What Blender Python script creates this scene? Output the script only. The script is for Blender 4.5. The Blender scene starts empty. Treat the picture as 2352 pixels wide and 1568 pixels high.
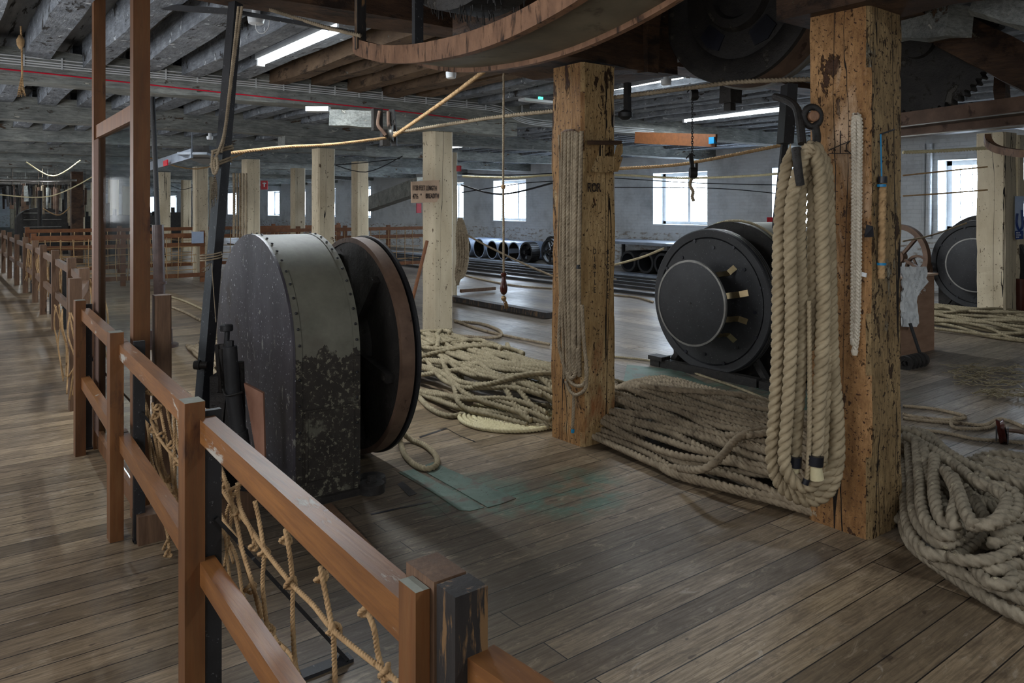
import bpy, math, random
import numpy as np
from mathutils import Vector, noise

# ------------------------------------------------------------------ camera, world, light, exposure
SC = bpy.context.scene
COL = SC.collection
YAW = math.radians(37.3)
EYE = 1.6
FPX, HX, HY = 1769.0, 1176.0, 476.0
cam_d = bpy.data.cameras.new('camera'); cam = bpy.data.objects.new('camera', cam_d); COL.objects.link(cam)
cam.location = (0, 0, EYE); cam.rotation_euler = (math.radians(90), 0, -YAW)
cam_d.sensor_width = 36.0; cam_d.lens = FPX / 2352.0 * 36.0
cam_d.shift_y = (HY - 784.0) / 2352.0
cam_d.clip_start = 0.05; cam_d.clip_end = 300
SC.camera = cam
SC.view_settings.view_transform = 'Standard'; SC.view_settings.look = 'None'
SC.view_settings.gamma = 1.0; SC.view_settings.use_curve_mapping = False
SC.view_settings.exposure = 0.50
SC.cycles.use_denoising = True
SC.cycles.use_adaptive_sampling = True; SC.cycles.adaptive_threshold = 0.02
SC.cycles.max_bounces = 7; SC.cycles.diffuse_bounces = 4; SC.cycles.glossy_bounces = 3
SC.cycles.transparent_max_bounces = 8
SC.cycles.sample_clamp_indirect = 6.0
world = bpy.data.worlds.new('world'); SC.world = world; world.use_nodes = True
wb = world.node_tree.nodes['Background']
wb.inputs[0].default_value = (0.76, 0.88, 1.0, 1); wb.inputs[1].default_value = 16.0

WALL_R, WALL_L = 15.1, -1.3
BAY = 3.55
WINY = [4.9 + BAY * k for k in range(0, 19) if k != 6]       # near jambs of the windows in the far wall
WINW, WINB, WINT = 1.75, 1.15, 2.48

def area(name, loc, rot, sx, sy, power, col=(1, 1, 1), portal=False):
    l = bpy.data.lights.new(name, 'AREA'); l.shape = 'RECTANGLE'; l.size = sx; l.size_y = sy
    l.energy = power; l.color = col
    if portal: l.cycles.is_portal = True
    o = bpy.data.objects.new(name, l); o.location = loc; o.rotation_euler = rot; COL.objects.link(o)
    return o
for y in WINY[:6]:
    area('window_or_fill_light', (WALL_R + 0.62, y + WINW / 2, (WINB + WINT) / 2), (0, math.radians(90), 0), 1.3, WINW, 1, portal=True)
# lamps added on the solid near long wall behind the viewer, imitating window daylight
LFILL = [-2.2, 1.35, 4.9, 8.45, 12.0, 15.55, 22.65, 29.75]
for y in LFILL:
    area('window_or_fill_light', (WALL_L - 0.02, y + 0.8, 1.8), (0, math.radians(-90), 0), 1.2, 1.5, 33, (0.95, 0.97, 1.0))
# ------------------------------------------------------------------ helpers
FW = (math.sin(YAW), math.cos(YAW)); RT = (math.cos(YAW), -math.sin(YAW))
def ray(px, py):
    a = (px - HX) / FPX; b = (HY - py) / FPX
    return (FW[0] + RT[0] * a, FW[1] + RT[1] * a, b)
def G(px, py, z=0.0):
    r = ray(px, py); t = (z - EYE) / r[2]; return (r[0] * t, r[1] * t, z)
def PX(px, py, X):
    r = ray(px, py); t = X / r[0]; return (X, r[1] * t, EYE + r[2] * t)
def PY(px, py, Y):
    r = ray(px, py); t = Y / r[1]; return (r[0] * t, Y, EYE + r[2] * t)
def PZ(px, py, d):
    r = ray(px, py); return (r[0] * d, r[1] * d, EYE + r[2] * d)

def tag(o, label=None, cat=None, group=None, kind=None):
    if label: o['label'] = label
    if cat: o['category'] = cat
    if group: o['group'] = group
    if kind: o['kind'] = kind
    return o
def thing(name, label, cat, loc=(0, 0, 0), group=None):
    o = bpy.data.objects.new(name, None); COL.objects.link(o); o.location = loc
    o.empty_display_size = 0.1
    return tag(o, label, cat, group)
def root_loc(p):
    v = Vector((0, 0, 0))
    while p is not None:
        v += p.location; p = p.parent
    return v

class MB:
    def __init__(s): s.v = []; s.f = []; s.n = 0
    def add(s, verts, faces):
        verts = np.asarray(verts, float); k = s.n
        s.v.append(verts); s.f += [tuple(i + k for i in f) for f in faces]; s.n += len(verts); return s
    def box(s, x0, x1, y0, y1, z0, z1):
        return s.add([(x0,y0,z0),(x1,y0,z0),(x1,y1,z0),(x0,y1,z0),(x0,y0,z1),(x1,y0,z1),(x1,y1,z1),(x0,y1,z1)],
                     [(0,3,2,1),(4,5,6,7),(0,1,5,4),(1,2,6,5),(2,3,7,6),(3,0,4,7)])
    def bar(s, a, b, w, h, up=(0, 0, 1), seg=1, rough=0.0, seed=0, w2=None, h2=None):
        """box along a->b, w across, h along up; optional wobble"""
        a = Vector(a); b = Vector(b); d = (b - a); L = d.length; d.normalize()
        upv = Vector(up); sd = d.cross(upv)
        if sd.length < 1e-4: sd = d.cross(Vector((0, 1, 0)))
        sd.normalize(); upv = sd.cross(d).normalized()
        w2 = w if w2 is None else w2; h2 = h if h2 is None else h2
        rnd = random.Random(seed)
        vs = []; fs = []
        for i in range(seg + 1):
            t = i / seg; c = a + d * (L * t); ww = w + (w2 - w) * t; hh = h + (h2 - h) * t
            for (p, q) in ((-1, -1), (1, -1), (1, 1), (-1, 1)):
                j = Vector((0, 0, 0))
                if rough: j = sd * rnd.uniform(-rough, rough) + upv * rnd.uniform(-rough, rough)
                vs.append(c + sd * (p * ww / 2) + upv * (q * hh / 2) + j)
        for i in range(seg):
            for k in range(4):
                k2 = (k + 1) % 4
                fs.append((i * 4 + k, i * 4 + k2, i * 4 + 4 + k2, i * 4 + 4 + k))
        fs.append((3, 2, 1, 0)); n = seg * 4; fs.append((n, n + 1, n + 2, n + 3))
        return s.add([tuple(v) for v in vs], fs)
    def cyl(s, a, b, r, n=24, r2=None, cap=True):
        return s.lathe(a, Vector(b) - Vector(a), [(0, r), ((Vector(b) - Vector(a)).length, r if r2 is None else r2)], n, cap)
    def lathe(s, o, axis, prof, n=32, cap=True):
        """prof: list of (distance along axis, radius)"""
        o = Vector(o); ax = Vector(axis).normalized()
        u = ax.orthogonal().normalized(); w = ax.cross(u)
        vs = []; fs = []
        for (d, r) in prof:
            for i in range(n):
                t = 2 * math.pi * i / n
                vs.append(tuple(o + ax * d + (u * math.cos(t) + w * math.sin(t)) * r))
        m = len(prof)
        for j in range(m - 1):
            for i in range(n):
                i2 = (i + 1) % n
                fs.append((j * n + i, j * n + i2, (j + 1) * n + i2, (j + 1) * n + i))
        if cap:
            fs.append(tuple(reversed(range(n)))); fs.append(tuple((m - 1) * n + i for i in range(n)))
        return s.add(vs, fs)
    def prism(s, pts, ax, a0, a1):
        """pts: 2-D outline; ax 'x','y','z' extrusion axis from a0 to a1"""
        n = len(pts); vs = []
        for a in (a0, a1):
            for (p, q) in pts:
                vs.append({'x': (a, p, q), 'y': (p, a, q), 'z': (p, q, a)}[ax])
        fs = [(i, (i + 1) % n, n + (i + 1) % n, n + i) for i in range(n)]
        fs.append(tuple(reversed(range(n)))); fs.append(tuple(range(n, 2 * n)))
        return s.add(vs, fs)
    def ring(s, c, ax, r0, r1, x0, x1, n=64):
        """flat washer round axis ax='x' at centre c=(y,z), radii r0<r1, from x0 to x1"""
        vs = []; fs = []
        for (r, x) in ((r0, x0), (r1, x0), (r1, x1), (r0, x1)):
            for i in range(n):
                t = 2 * math.pi * i / n; vs.append((x, c[0] + r * math.cos(t), c[1] + r * math.sin(t)))
        for j in range(4):
            j2 = (j + 1) % 4
            for i in range(n):
                i2 = (i + 1) % n; fs.append((j * n + i, j * n + i2, j2 * n + i2, j2 * n + i))
        return s.add(vs, fs)
    def tube(s, pts, r, n=8, close=False, smooth=0):
        P = [Vector(p) for p in pts]
        if smooth: P = catmull(P, smooth)
        P = [np.array(p) for p in P]
        vs, fs = tube_arrays(np.array(P), np.full(n, r), 0.0, n)
        return s.add(vs, fs)
    def rope(s, pts, r, pitch=None, step=None, strands=3, per=4, smooth=6):
        vs, fs = rope_arrays(pts, r, pitch or r * 4.6, strands, per, step, smooth)
        return s.add(vs, fs)
    def build(s, name, m, parent=None, smooth=False, label=None, origin=None):
        V = np.concatenate(s.v) if s.v else np.zeros((0, 3))
        me = bpy.data.meshes.new(name)
        if parent is not None: off = np.array(root_loc(parent))
        elif origin is not None: off = np.array(origin, float)
        else:
            lo, hi = V.min(0), V.max(0); off = np.array([(lo[0] + hi[0]) / 2, (lo[1] + hi[1]) / 2, lo[2]])
        me.from_pydata((V - off).tolist(), [], s.f)
        me.materials.append(m)
        if smooth:
            me.polygons.foreach_set('use_smooth', [True] * len(me.polygons))
            if smooth != 'all':
                try: me.set_sharp_from_angle(angle=math.radians(35))
                except Exception: pass
        me.update()
        o = bpy.data.objects.new(name, me); COL.objects.link(o)
        if parent is not None: o.parent = parent
        else: o.location = off
        if label: o['label'] = label
        return o
    def one(s, name, m, label, cat, group=None, smooth=False, kind=None):
        return tag(s.build(name, m, None, smooth), label, cat, group, kind)

def catmull(P, k):
    out = []; n = len(P)
    for i in range(n - 1):
        p0 = P[max(i - 1, 0)]; p1 = P[i]; p2 = P[i + 1]; p3 = P[min(i + 2, n - 1)]
        for j in range(k):
            t = j / k; t2 = t * t; t3 = t2 * t
            out.append(0.5 * ((2 * p1) + (p2 - p0) * t + (2 * p0 - 5 * p1 + 4 * p2 - p3) * t2 + (3 * p1 - p0 - 3 * p2 + p3) * t3))
    out.append(P[-1]); return out
def resample(A, step):
    seg = np.linalg.norm(np.diff(A, axis=0), axis=1); keep = np.concatenate([[True], seg > 1e-6]); A = A[keep]
    seg = np.linalg.norm(np.diff(A, axis=0), axis=1); s = np.concatenate([[0], np.cumsum(seg)])
    n = max(3, int(round(s[-1] / step)) + 1); q = np.linspace(0, s[-1], n)
    return np.stack([np.interp(q, s, A[:, i]) for i in range(3)], 1), q
def frames(A):
    T = np.gradient(A, axis=0); T /= np.maximum(np.linalg.norm(T, axis=1, keepdims=True), 1e-9)
    N = np.zeros_like(A); up = np.array([0, 0, 1.0])
    if abs(T[0] @ up) > 0.9: up = np.array([1.0, 0, 0])
    n = np.cross(T[0], up); n /= np.linalg.norm(n); N[0] = n
    for i in range(1, len(A)):
        n = n - T[i] * (n @ T[i]); l = np.linalg.norm(n)
        n = n / l if l > 1e-6 else N[i - 1]; N[i] = n
    return T, N, np.cross(T, N)
def grid_faces(m, n):
    i = np.arange(m - 1)[:, None] * n; j = np.arange(n)[None, :]; j2 = (j + 1) % n
    F = np.stack([i + j, i + j2, i + n + j2, i + n + j], -1).reshape(-1, 4)
    fs = [tuple(x) for x in F.tolist()]
    fs.append(tuple(reversed(range(n)))); fs.append(tuple(range((m - 1) * n, m * n)))
    return fs
def tube_arrays(A, rad, phase, n, scale=None):
    T, N, B = frames(A); th = 2 * np.pi * np.arange(n) / n
    ang = th[None, :] + (phase if np.ndim(phase) else np.zeros(len(A)))[:, None] if np.ndim(phase) else np.tile(th, (len(A), 1))
    R = np.tile(rad, (len(A), 1))
    if scale is not None: R = R * scale[:, None]
    V = A[:, None, :] + R[..., None] * (np.cos(ang)[..., None] * N[:, None, :] + np.sin(ang)[..., None] * B[:, None, :])
    return V.reshape(-1, 3), grid_faces(len(A), n)
def rope_arrays(pts, r, pitch, strands=3, per=4, step=None, smooth=6, taper=None, deep=0.30):
    P = [Vector(p) for p in pts]
    A = np.array([tuple(p) for p in (catmull(P, smooth) if smooth and len(P) > 2 else P)])
    A, q = resample(A, step or pitch / 7.0)
    n = strands * per
    a = (np.arange(n) % per) / per * (2 * np.pi / strands) - np.pi / strands     # angle from the strand's own centre, groove first
    prof = 1 - deep + deep * np.abs(np.cos(a * strands / 2)) ** 0.55
    th = 2 * np.pi * np.arange(n) / n
    sc = np.ones(len(A))
    if taper: sc = np.clip(q / taper, 0.12, 1)
    return tube_arrays(A, r * prof, 2 * np.pi * q / pitch, n, sc)

# ------------------------------------------------------------------ materials
def srgb(c):
    if max(c) > 1.0: c = tuple(x / 255 for x in c)
    return tuple((x / 12.92 if x <= 0.04045 else ((x + 0.055) / 1.055) ** 2.4) for x in c[:3]) + (1,)
class NT:
    def __init__(s, name):
        s.m = bpy.data.materials.new(name); s.m.use_nodes = True; s.t = s.m.node_tree
        s.b = s.t.nodes['Principled BSDF']
    def n(s, k, **kw):
        x = s.t.nodes.new(k)
        for a, b in kw.items(): setattr(x, a, b)
        return x
    def l(s, a, b): s.t.links.new(a, b)
    def coord(s, scale=(1, 1, 1), kind='Object', rot=(0, 0, 0)):
        c = s.n('ShaderNodeTexCoord'); m = s.n('ShaderNodeMapping'); m.inputs['Scale'].default_value = scale
        m.inputs['Rotation'].default_value = rot
        if kind == 'World':
            g = s.n('ShaderNodeNewGeometry'); s.l(g.outputs['Position'], m.inputs['Vector'])
        else: s.l(c.outputs[kind], m.inputs['Vector'])
        return m.outputs[0]
    def noise(s, v, scale, detail=5, rough=0.55, dist=0.0):
        x = s.n('ShaderNodeTexNoise'); x.inputs['Scale'].default_value = scale; x.inputs['Detail'].default_value = detail
        x.inputs['Roughness'].default_value = rough; x.inputs['Distortion'].default_value = dist
        s.l(v, x.inputs['Vector']); return x.outputs['Fac']
    def ramp(s, f, stops, interp='LINEAR'):
        x = s.n('ShaderNodeValToRGB'); x.color_ramp.interpolation = interp; e = x.color_ramp.elements
        while len(e) < len(stops): e.new(0.5)
        for i, (p, c) in enumerate(stops): e[i].position = p; e[i].color = srgb(c) if len(c) > 1 else (c[0],) * 3 + (1,)
        s.l(f, x.inputs[0]); return x.outputs[0]
    def mix(s, f, a, b, mode='MIX'):
        x = s.n('ShaderNodeMix', data_type='RGBA', blend_type=mode)
        for i, v in ((0, f), (6, a), (7, b)):
            if hasattr(v, 'is_output'): s.l(v, x.inputs[i])
            elif i == 0: x.inputs[0].default_value = v
            else: x.inputs[i].default_value = srgb(v)
        return x.outputs[2]
    def math(s, op, a, b=None, c=None):
        x = s.n('ShaderNodeMath', operation=op)
        for i, v in enumerate((a, b, c)):
            if v is None: continue
            if hasattr(v, 'is_output'): s.l(v, x.inputs[i])
            else: x.inputs[i].default_value = v
        return x.outputs[0]
    def bump(s, h, strength=0.4, dist=0.01):
        x = s.n('ShaderNodeBump'); x.inputs['Strength'].default_value = strength; x.inputs['Distance'].default_value = dist
        s.l(h, x.inputs['Height']); s.l(x.outputs[0], s.b.inputs['Normal'])
    def fin(s, col=None, rough=None, metal=None, spec=None):
        if col is not None:
            if hasattr(col, 'is_output'): s.l(col, s.b.inputs['Base Color'])
            else: s.b.inputs['Base Color'].default_value = srgb(col)
        if rough is not None:
            if hasattr(rough, 'is_output'): s.l(rough, s.b.inputs['Roughness'])
            else: s.b.inputs['Roughness'].default_value = rough
        if metal is not None: s.b.inputs['Metallic'].default_value = metal
        if spec is not None: s.b.inputs['Specular IOR Level'].default_value = spec
        return s.m

def weathered(name, c1, c2, stretch=(1, 1, 1), scale=6, patch=None, patch2=None, speck=None, grain=None, rough=0.7,
              metal=0.0, bump=0.4, bdist=0.006, jitter=0.12, crack=None, spec=0.4, rot=(0, 0, 0)):
    """c1/c2 broad mottling; patch=(colour, threshold, scale, stretch, softness) flaked areas; speck=(colour, threshold, scale)"""
    t = NT(name); v0 = t.coord(rot=rot)
    rnd = t.n('ShaderNodeObjectInfo')
    add = t.n('ShaderNodeVectorMath', operation='ADD'); sc = t.n('ShaderNodeVectorMath', operation='SCALE')
    comb = t.n('ShaderNodeCombineXYZ')
    for i in range(3): t.l(rnd.outputs['Random'], comb.inputs[i])
    t.l(comb.outputs[0], sc.inputs[0]); sc.inputs['Scale'].default_value = 37.0
    t.l(v0, add.inputs[0]); t.l(sc.outputs[0], add.inputs[1]); base = add.outputs[0]
    def st(k):
        m = t.n('ShaderNodeMapping'); m.inputs['Scale'].default_value = k; t.l(base, m.inputs['Vector']); return m.outputs[0]
    n1 = t.noise(st(stretch), scale, 6, 0.62)
    col = t.ramp(n1, [(0.32, c1), (0.68, c2)])
    h = n1
    if grain:
        gn = t.noise(st(grain[1]), grain[2], 4, 0.7)
        col = t.mix(t.ramp(gn, [(0.42, (0.0,)), (0.62, (1.0,))]), col, t.mix(0.5, col, grain[0])); h = t.math('ADD', h, t.math('MULTIPLY', gn, 0.5))
    for p in (patch, patch2):
        if not p: continue
        pn = t.noise(st(p[3]), p[2], 8, 0.66, 0.3)
        f = t.ramp(pn, [(p[1], (0.0,)), (p[1] + p[4], (1.0,))])
        col = t.mix(f, col, p[0]); h = t.math('SUBTRACT', h, t.math('MULTIPLY', f, 0.5))
    if speck:
        sn = t.noise(st((1, 1, 1)), speck[2], 3, 0.6)
        f = t.ramp(sn, [(speck[1], (0.0,)), (speck[1] + 0.04, (1.0,))]); col = t.mix(f, col, speck[0])
    if crack:
        cn = t.noise(st(crack[0]), crack[1], 3, 0.5, 0.4)
        f = t.math('LESS_THAN', t.math('ABSOLUTE', t.math('SUBTRACT', cn, 0.5)), crack[2])
        col = t.mix(f, col, (30, 22, 16)); h = t.math('SUBTRACT', h, t.math('MULTIPLY', f, 0.9))
    hs = t.n('ShaderNodeHueSaturation'); t.l(col, hs.inputs['Color'])
    t.l(t.math('ADD', t.math('MULTIPLY', rnd.outputs['Random'], 2 * jitter), 1 - jitter), hs.inputs['Value'])
    fine = t.noise(st((1, 1, 1)), 160, 2, 0.6)
    t.bump(t.math('ADD', h, t.math('MULTIPLY', fine, 0.12)), bump, bdist)
    return t.fin(hs.outputs[0], rough, metal, spec)

V = (9, 9, 0.8)      # stretched upright
M = {}
CRK = ((3.2, 3.2, 0.10), 1.3, 0.0035)
M['post'] = weathered('ochre_flaking_paint', (136, 96, 56), (196, 152, 104), (2, 2, 0.9), 1.6, patch=((70, 46, 30), 0.600, 5.0, (1.8, 1.8, 0.9), 0.02),
    patch2=((204, 172, 140), 0.54, 1.6, (2.0, 2.0, 0.7), 0.10), speck=((70, 46, 30), 0.60, 60), grain=((100, 68, 40), (5, 5, 1.8), 9), crack=CRK, rough=0.65, bump=1.0, bdist=0.02, spec=0.25)
M['post_side'] = weathered('grey_ochre_paint', (128, 104, 70), (178, 150, 108), (2, 2, 0.9), 2.2, patch=((66, 48, 32), 0.585, 9.0, (2.0, 2.0, 0.8), 0.03),
    patch2=((150, 142, 124), 0.60, 4.0, (2.0, 2.0, 0.8), 0.06), speck=((60, 44, 30), 0.59, 52), grain=((80, 62, 40), (6, 6, 1.4), 10), crack=CRK, rough=0.65, bump=1.0, bdist=0.02, spec=0.25)
M['post_cream'] = weathered('cream_flaking_paint', (156, 124, 80), (208, 180, 134), (2, 2, 0.9), 1.6, patch=((64, 46, 32), 0.625, 5.0, (1.8, 1.8, 0.8), 0.02),
    patch2=((150, 100, 62), 0.59, 1.6, (2.0, 2.0, 0.7), 0.10), speck=((70, 52, 36), 0.61, 56), grain=((120, 92, 58), (6, 6, 1.4), 9), crack=CRK, rough=0.65, bump=1.0, bdist=0.02, spec=0.25)
M['post_bare'] = weathered('orange_bare_timber', (116, 80, 46), (178, 136, 88), (2, 2, 0.9), 1.6, patch=((64, 40, 26), 0.585, 5.0, (2, 2, 0.6), 0.04),
    patch2=((190, 160, 118), 0.60, 2.4, (2.0, 2.0, 0.6), 0.06), speck=((60, 40, 28), 0.60, 50), grain=((84, 56, 34), (7, 7, 0.9), 8), crack=CRK, rough=0.65, bump=1.0, bdist=0.02, spec=0.25)
M['post_pale'] = weathered('pale_cream_paint', (184, 168, 140), (214, 200, 172), (2, 2, 0.7), 2.0, patch=((96, 78, 58), 0.63, 5.0, (2.6, 2.6, 1.2), 0.03),
    speck=((96, 80, 60), 0.65, 34), crack=((3.5, 3.5, 0.08), 1.2, 0.003), rough=0.6, bump=0.5)
M['joist'] = weathered('grey_flaking_distemper', (104, 110, 118), (150, 156, 164), (2.2, 2.2, 2.2), 2.4, patch=((196, 202, 208), 0.60, 5.0, (2, 2, 2), 0.03),
    patch2=((52, 48, 46), 0.60, 4.0, (3, 1.2, 2), 0.05), grain=((84, 86, 90), (6, 1.0, 6), 7), rough=0.85, bump=0.8, bdist=0.02, jitter=0.2)
M['joist_brown'] = weathered('brown_bare_timber', (84, 66, 50), (120, 98, 76), (2, 1, 2), 3.0, patch=((52, 38, 28), 0.55, 4, (3, 1, 2), 0.08),
    patch2=((128, 124, 116), 0.64, 5, (2, 2, 2), 0.04), rough=0.8, bump=0.7, bdist=0.015, jitter=0.2)
M['beam'] = weathered('grey_limewashed_beam', (120, 124, 122), (168, 170, 164), (1, 2, 2), 3.0, patch=((92, 70, 52), 0.63, 3.0, (1, 2, 2.4), 0.04),
    patch2=((190, 188, 178), 0.62, 5.0, (1, 2, 2.4), 0.03), grain=((70, 70, 68), (1.0, 8, 9), 6), rough=0.8, bump=0.9, bdist=0.02)
M['beam_dark'] = weathered('dark_oily_timber', (62, 44, 32), (96, 70, 50), (1, 1, 2), 3.0, patch=((38, 27, 21), 0.52, 3.0, (1, 2, 2), 0.1),
    patch2=((112, 106, 92), 0.66, 5.0, (1, 2, 2), 0.03), grain=((38, 27, 21), (1.2, 1.2, 9), 6), rough=0.75, bump=0.8, bdist=0.015)
M['deck'] = weathered('grey_ceiling_boards', (108, 112, 116), (146, 150, 154), (5, 0.6, 1), 3.0, patch=((170, 172, 172), 0.66, 5.0, (1, 3, 1), 0.02),
    patch2=((36, 34, 33), 0.56, 3.0, (7, 0.5, 1), 0.05), rough=0.9, bump=0.6)
M['worn_top'] = weathered('grey_worn_top', (108, 110, 100), (150, 152, 142), (3, 3, 3), 3, patch=((182, 178, 168), 0.57, 5, (1, 1, 1), 0.05), patch2=((104, 78, 50), 0.60, 4, (1, 1, 1), 0.08), rough=0.7, bump=0.3)
M['fence'] = weathered('orange_brown_timber', (86, 56, 32), (122, 82, 47), (8, 8, 1.0), 2.0, patch=((66, 40, 26), 0.58, 3.0, (3, 3, 1), 0.12),
    grain=((104, 60, 30), (22, 22, 1.2), 5), rough=0.5, bump=0.25, bdist=0.003)
M['rail'] = weathered('brown_varnished_rail', (106, 68, 36), (142, 94, 50), (8, 0.8, 8), 2.0, patch=((166, 160, 150), 0.60, 3.0, (3, 0.8, 3), 0.04),
    grain=((100, 62, 36), (26, 1.2, 26), 5), rough=0.45, bump=0.25, bdist=0.003)
M['fence_old'] = weathered('worn_brown_timber', (88, 66, 50), (118, 90, 68), (7, 7, 1.2), 2.4, patch=((54, 38, 28), 0.62, 3, (3, 3, 1), 0.06),
    grain=((74, 52, 38), (18, 18, 1.4), 5), rough=0.6, bump=0.35, bdist=0.004)
M['fence_far'] = weathered('orange_fence_timber', (100, 62, 36), (126, 80, 48), (3, 3, 3), 3.0, rough=0.6, bump=0.2)
M['black_wood'] = weathered('black_worn_post', (30, 28, 28), (46, 42, 40), (6, 6, 1), 3, patch=((116, 88, 58), 0.54, 4, (7, 7, 1.0), 0.05), rough=0.55, bump=0.5)
M['black'] = weathered('black_painted_iron', (22, 22, 24), (38, 38, 41), (1, 1, 1), 5, speck=((92, 92, 94), 0.66, 70), rough=0.55, bump=0.5, spec=0.5, bdist=0.004)
M['black_rough'] = weathered('black_oily_iron', (26, 24, 23), (46, 42, 39), (1, 1, 1), 9, patch=((70, 66, 60), 0.60, 9, (1, 1, 1), 0.05), rough=0.6, bump=1.0, bdist=0.012)
M['case_face'] = weathered('scratched_black_plate', (50, 46, 52), (72, 68, 74), (1, 2, 1), 4, patch=((132, 130, 122), 0.635, 6, (1, 3.5, 1), 0.015),
    patch2=((44, 36, 32), 0.60, 3, (1, 1.4, 0.8), 0.06), speck=((196, 196, 200), 0.655, 60), rough=0.5, bump=0.4, bdist=0.004)
M['rust'] = weathered('rusty_brown_iron', (82, 62, 50), (112, 88, 72), (1, 1, 1), 8, patch=((60, 40, 30), 0.6, 6, (1, 1, 1), 0.05), rough=0.6, bump=0.4)
M['steel'] = weathered('worn_steel', (110, 108, 104), (140, 138, 134), (1, 1, 1), 8, rough=0.38, metal=0.7, bump=0.2)
M['pipe'] = weathered('dark_brown_pipe', (58, 46, 44), (78, 62, 58), (1, 1, 1), 8, rough=0.35, bump=0.2)
M['brass'] = weathered('tarnished_brass', (128, 112, 84), (158, 140, 108), (1, 1, 1), 10, rough=0.35, metal=0.8, bump=0.2)
M['rope'] = weathered('weathered_manila', (134, 122, 98), (170, 157, 129), (1, 1, 1), 14, patch=((96, 84, 62), 0.60, 7, (1, 1, 1), 0.12), rough=0.9, bump=0.6, bdist=0.003, jitter=0.06, spec=0.2)
M['rope_dark'] = weathered('dusty_brown_rope', (128, 114, 95), (168, 152, 128), (1, 1, 1), 14, patch=((70, 58, 46), 0.58, 7, (1, 1, 1), 0.12), rough=0.9, bump=0.6, bdist=0.003, jitter=0.06, spec=0.2)
M['rope_big'] = weathered('pale_thick_manila', (146, 130, 104), (180, 163, 134), (1, 1, 1), 10, patch=((120, 104, 78), 0.62, 5, (1, 1, 1), 0.15), rough=0.85, bump=0.5, bdist=0.002, jitter=0.04, spec=0.25)
M['rope_tar'] = weathered('grey_flecked_rope', (120, 110, 94), (162, 150, 130), (1, 1, 1), 20, patch=((188, 178, 150), 0.62, 24, (1, 1, 1), 0.05), rough=0.85, bump=0.6, bdist=0.003, jitter=0.05, spec=0.25)
M['rope_cream'] = weathered('clean_cream_rope', (196, 184, 146), (220, 208, 170), (1, 1, 1), 12, rough=0.9, bump=0.4, bdist=0.002, jitter=0.03, spec=0.2)
M['rope_white'] = weathered('white_braid', (190, 180, 162), (214, 204, 188), (1, 1, 1), 30, rough=0.9, bump=0.6, bdist=0.003, jitter=0.03)
M['rope_net'] = weathered('golden_brown_cord', (146, 116, 82), (184, 152, 112), (1, 1, 1), 20, patch=((100, 74, 46), 0.6, 20, (1, 1, 1), 0.1), rough=0.9, bump=0.7, bdist=0.003, jitter=0.05, spec=0.2)
M['tape'] = weathered('black_tape', (18, 19, 24), (34, 35, 44), rough=0.35, bump=0.6)
M['white'] = weathered('white_plastic', (205, 208, 212), (225, 228, 230), rough=0.45, bump=0.05)
M['red'] = weathered('red_plastic', (170, 20, 34), (190, 30, 44), rough=0.4, bump=0.05)
M['redcable'] = weathered('red_cable', (200, 20, 50), (214, 32, 60), rough=0.4, bump=0.0)
M['blue'] = weathered('blue_tape', (20, 120, 170), (30, 140, 190), rough=0.4, bump=0.1)
M['plywood'] = weathered('brown_crate_board', (128, 98, 78), (152, 120, 98), (1, 4, 4), 4, patch=((80, 56, 42), 0.66, 4, (0.6, 3, 5), 0.03), rough=0.7, bump=0.2)
M['sign'] = weathered('pinkish_board', (168, 142, 120), (190, 162, 138), (1, 1, 1), 7, rough=0.7, bump=0.1)
M['ink'] = weathered('dark_paint', (34, 26, 24), (50, 40, 36), rough=0.7, bump=0.1)
M['orange'] = weathered('orange_timber', (92, 54, 28), (114, 70, 36), (1, 8, 8), 3, rough=0.55, bump=0.2)
M['cloth'] = weathered('white_frayed_cloth', (196, 198, 200), (224, 226, 226), (1, 1, 1), 12, rough=0.95, bump=0.6)
M['green_board'] = weathered('worn_green_boards', (70, 88, 78), (92, 110, 98), (2, 2, 2), 6, patch=((84, 76, 66), 0.52, 6, (1, 1, 1), 0.1), speck=((50, 46, 40), 0.65, 40), rough=0.6, bump=0.4)
M['galv'] = weathered('stained_sheet_metal', (92, 84, 70), (128, 118, 98), (1, 1, 1), 3, patch=((66, 54, 42), 0.58, 4, (1, 1, 1), 0.1), rough=0.55, bump=0.2)
M['wood_rim'] = weathered('oily_brown_rim', (104, 74, 54), (140, 104, 78), (2, 2, 1), 6, patch=((54, 38, 28), 0.55, 6, (4, 4, 1), 0.1), rough=0.6, bump=0.8)
M['handle'] = weathered('dark_red_turned_wood', (64, 30, 24), (84, 42, 34), rough=0.2, bump=0.05)
M['tin'] = weathered('blue_white_tin', (150, 165, 190), (178, 192, 214), (1, 1, 1), 3, rough=0.35, bump=0.1)
M['green_light'] = None
M['deepblue'] = weathered('dark_blue_print', (24, 50, 110), (30, 58, 124), rough=0.4, bump=0.0)
M['conc'] = weathered('grey_steel_shelf', (120, 128, 140), (150, 158, 170), rough=0.3, bump=0.1)

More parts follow.
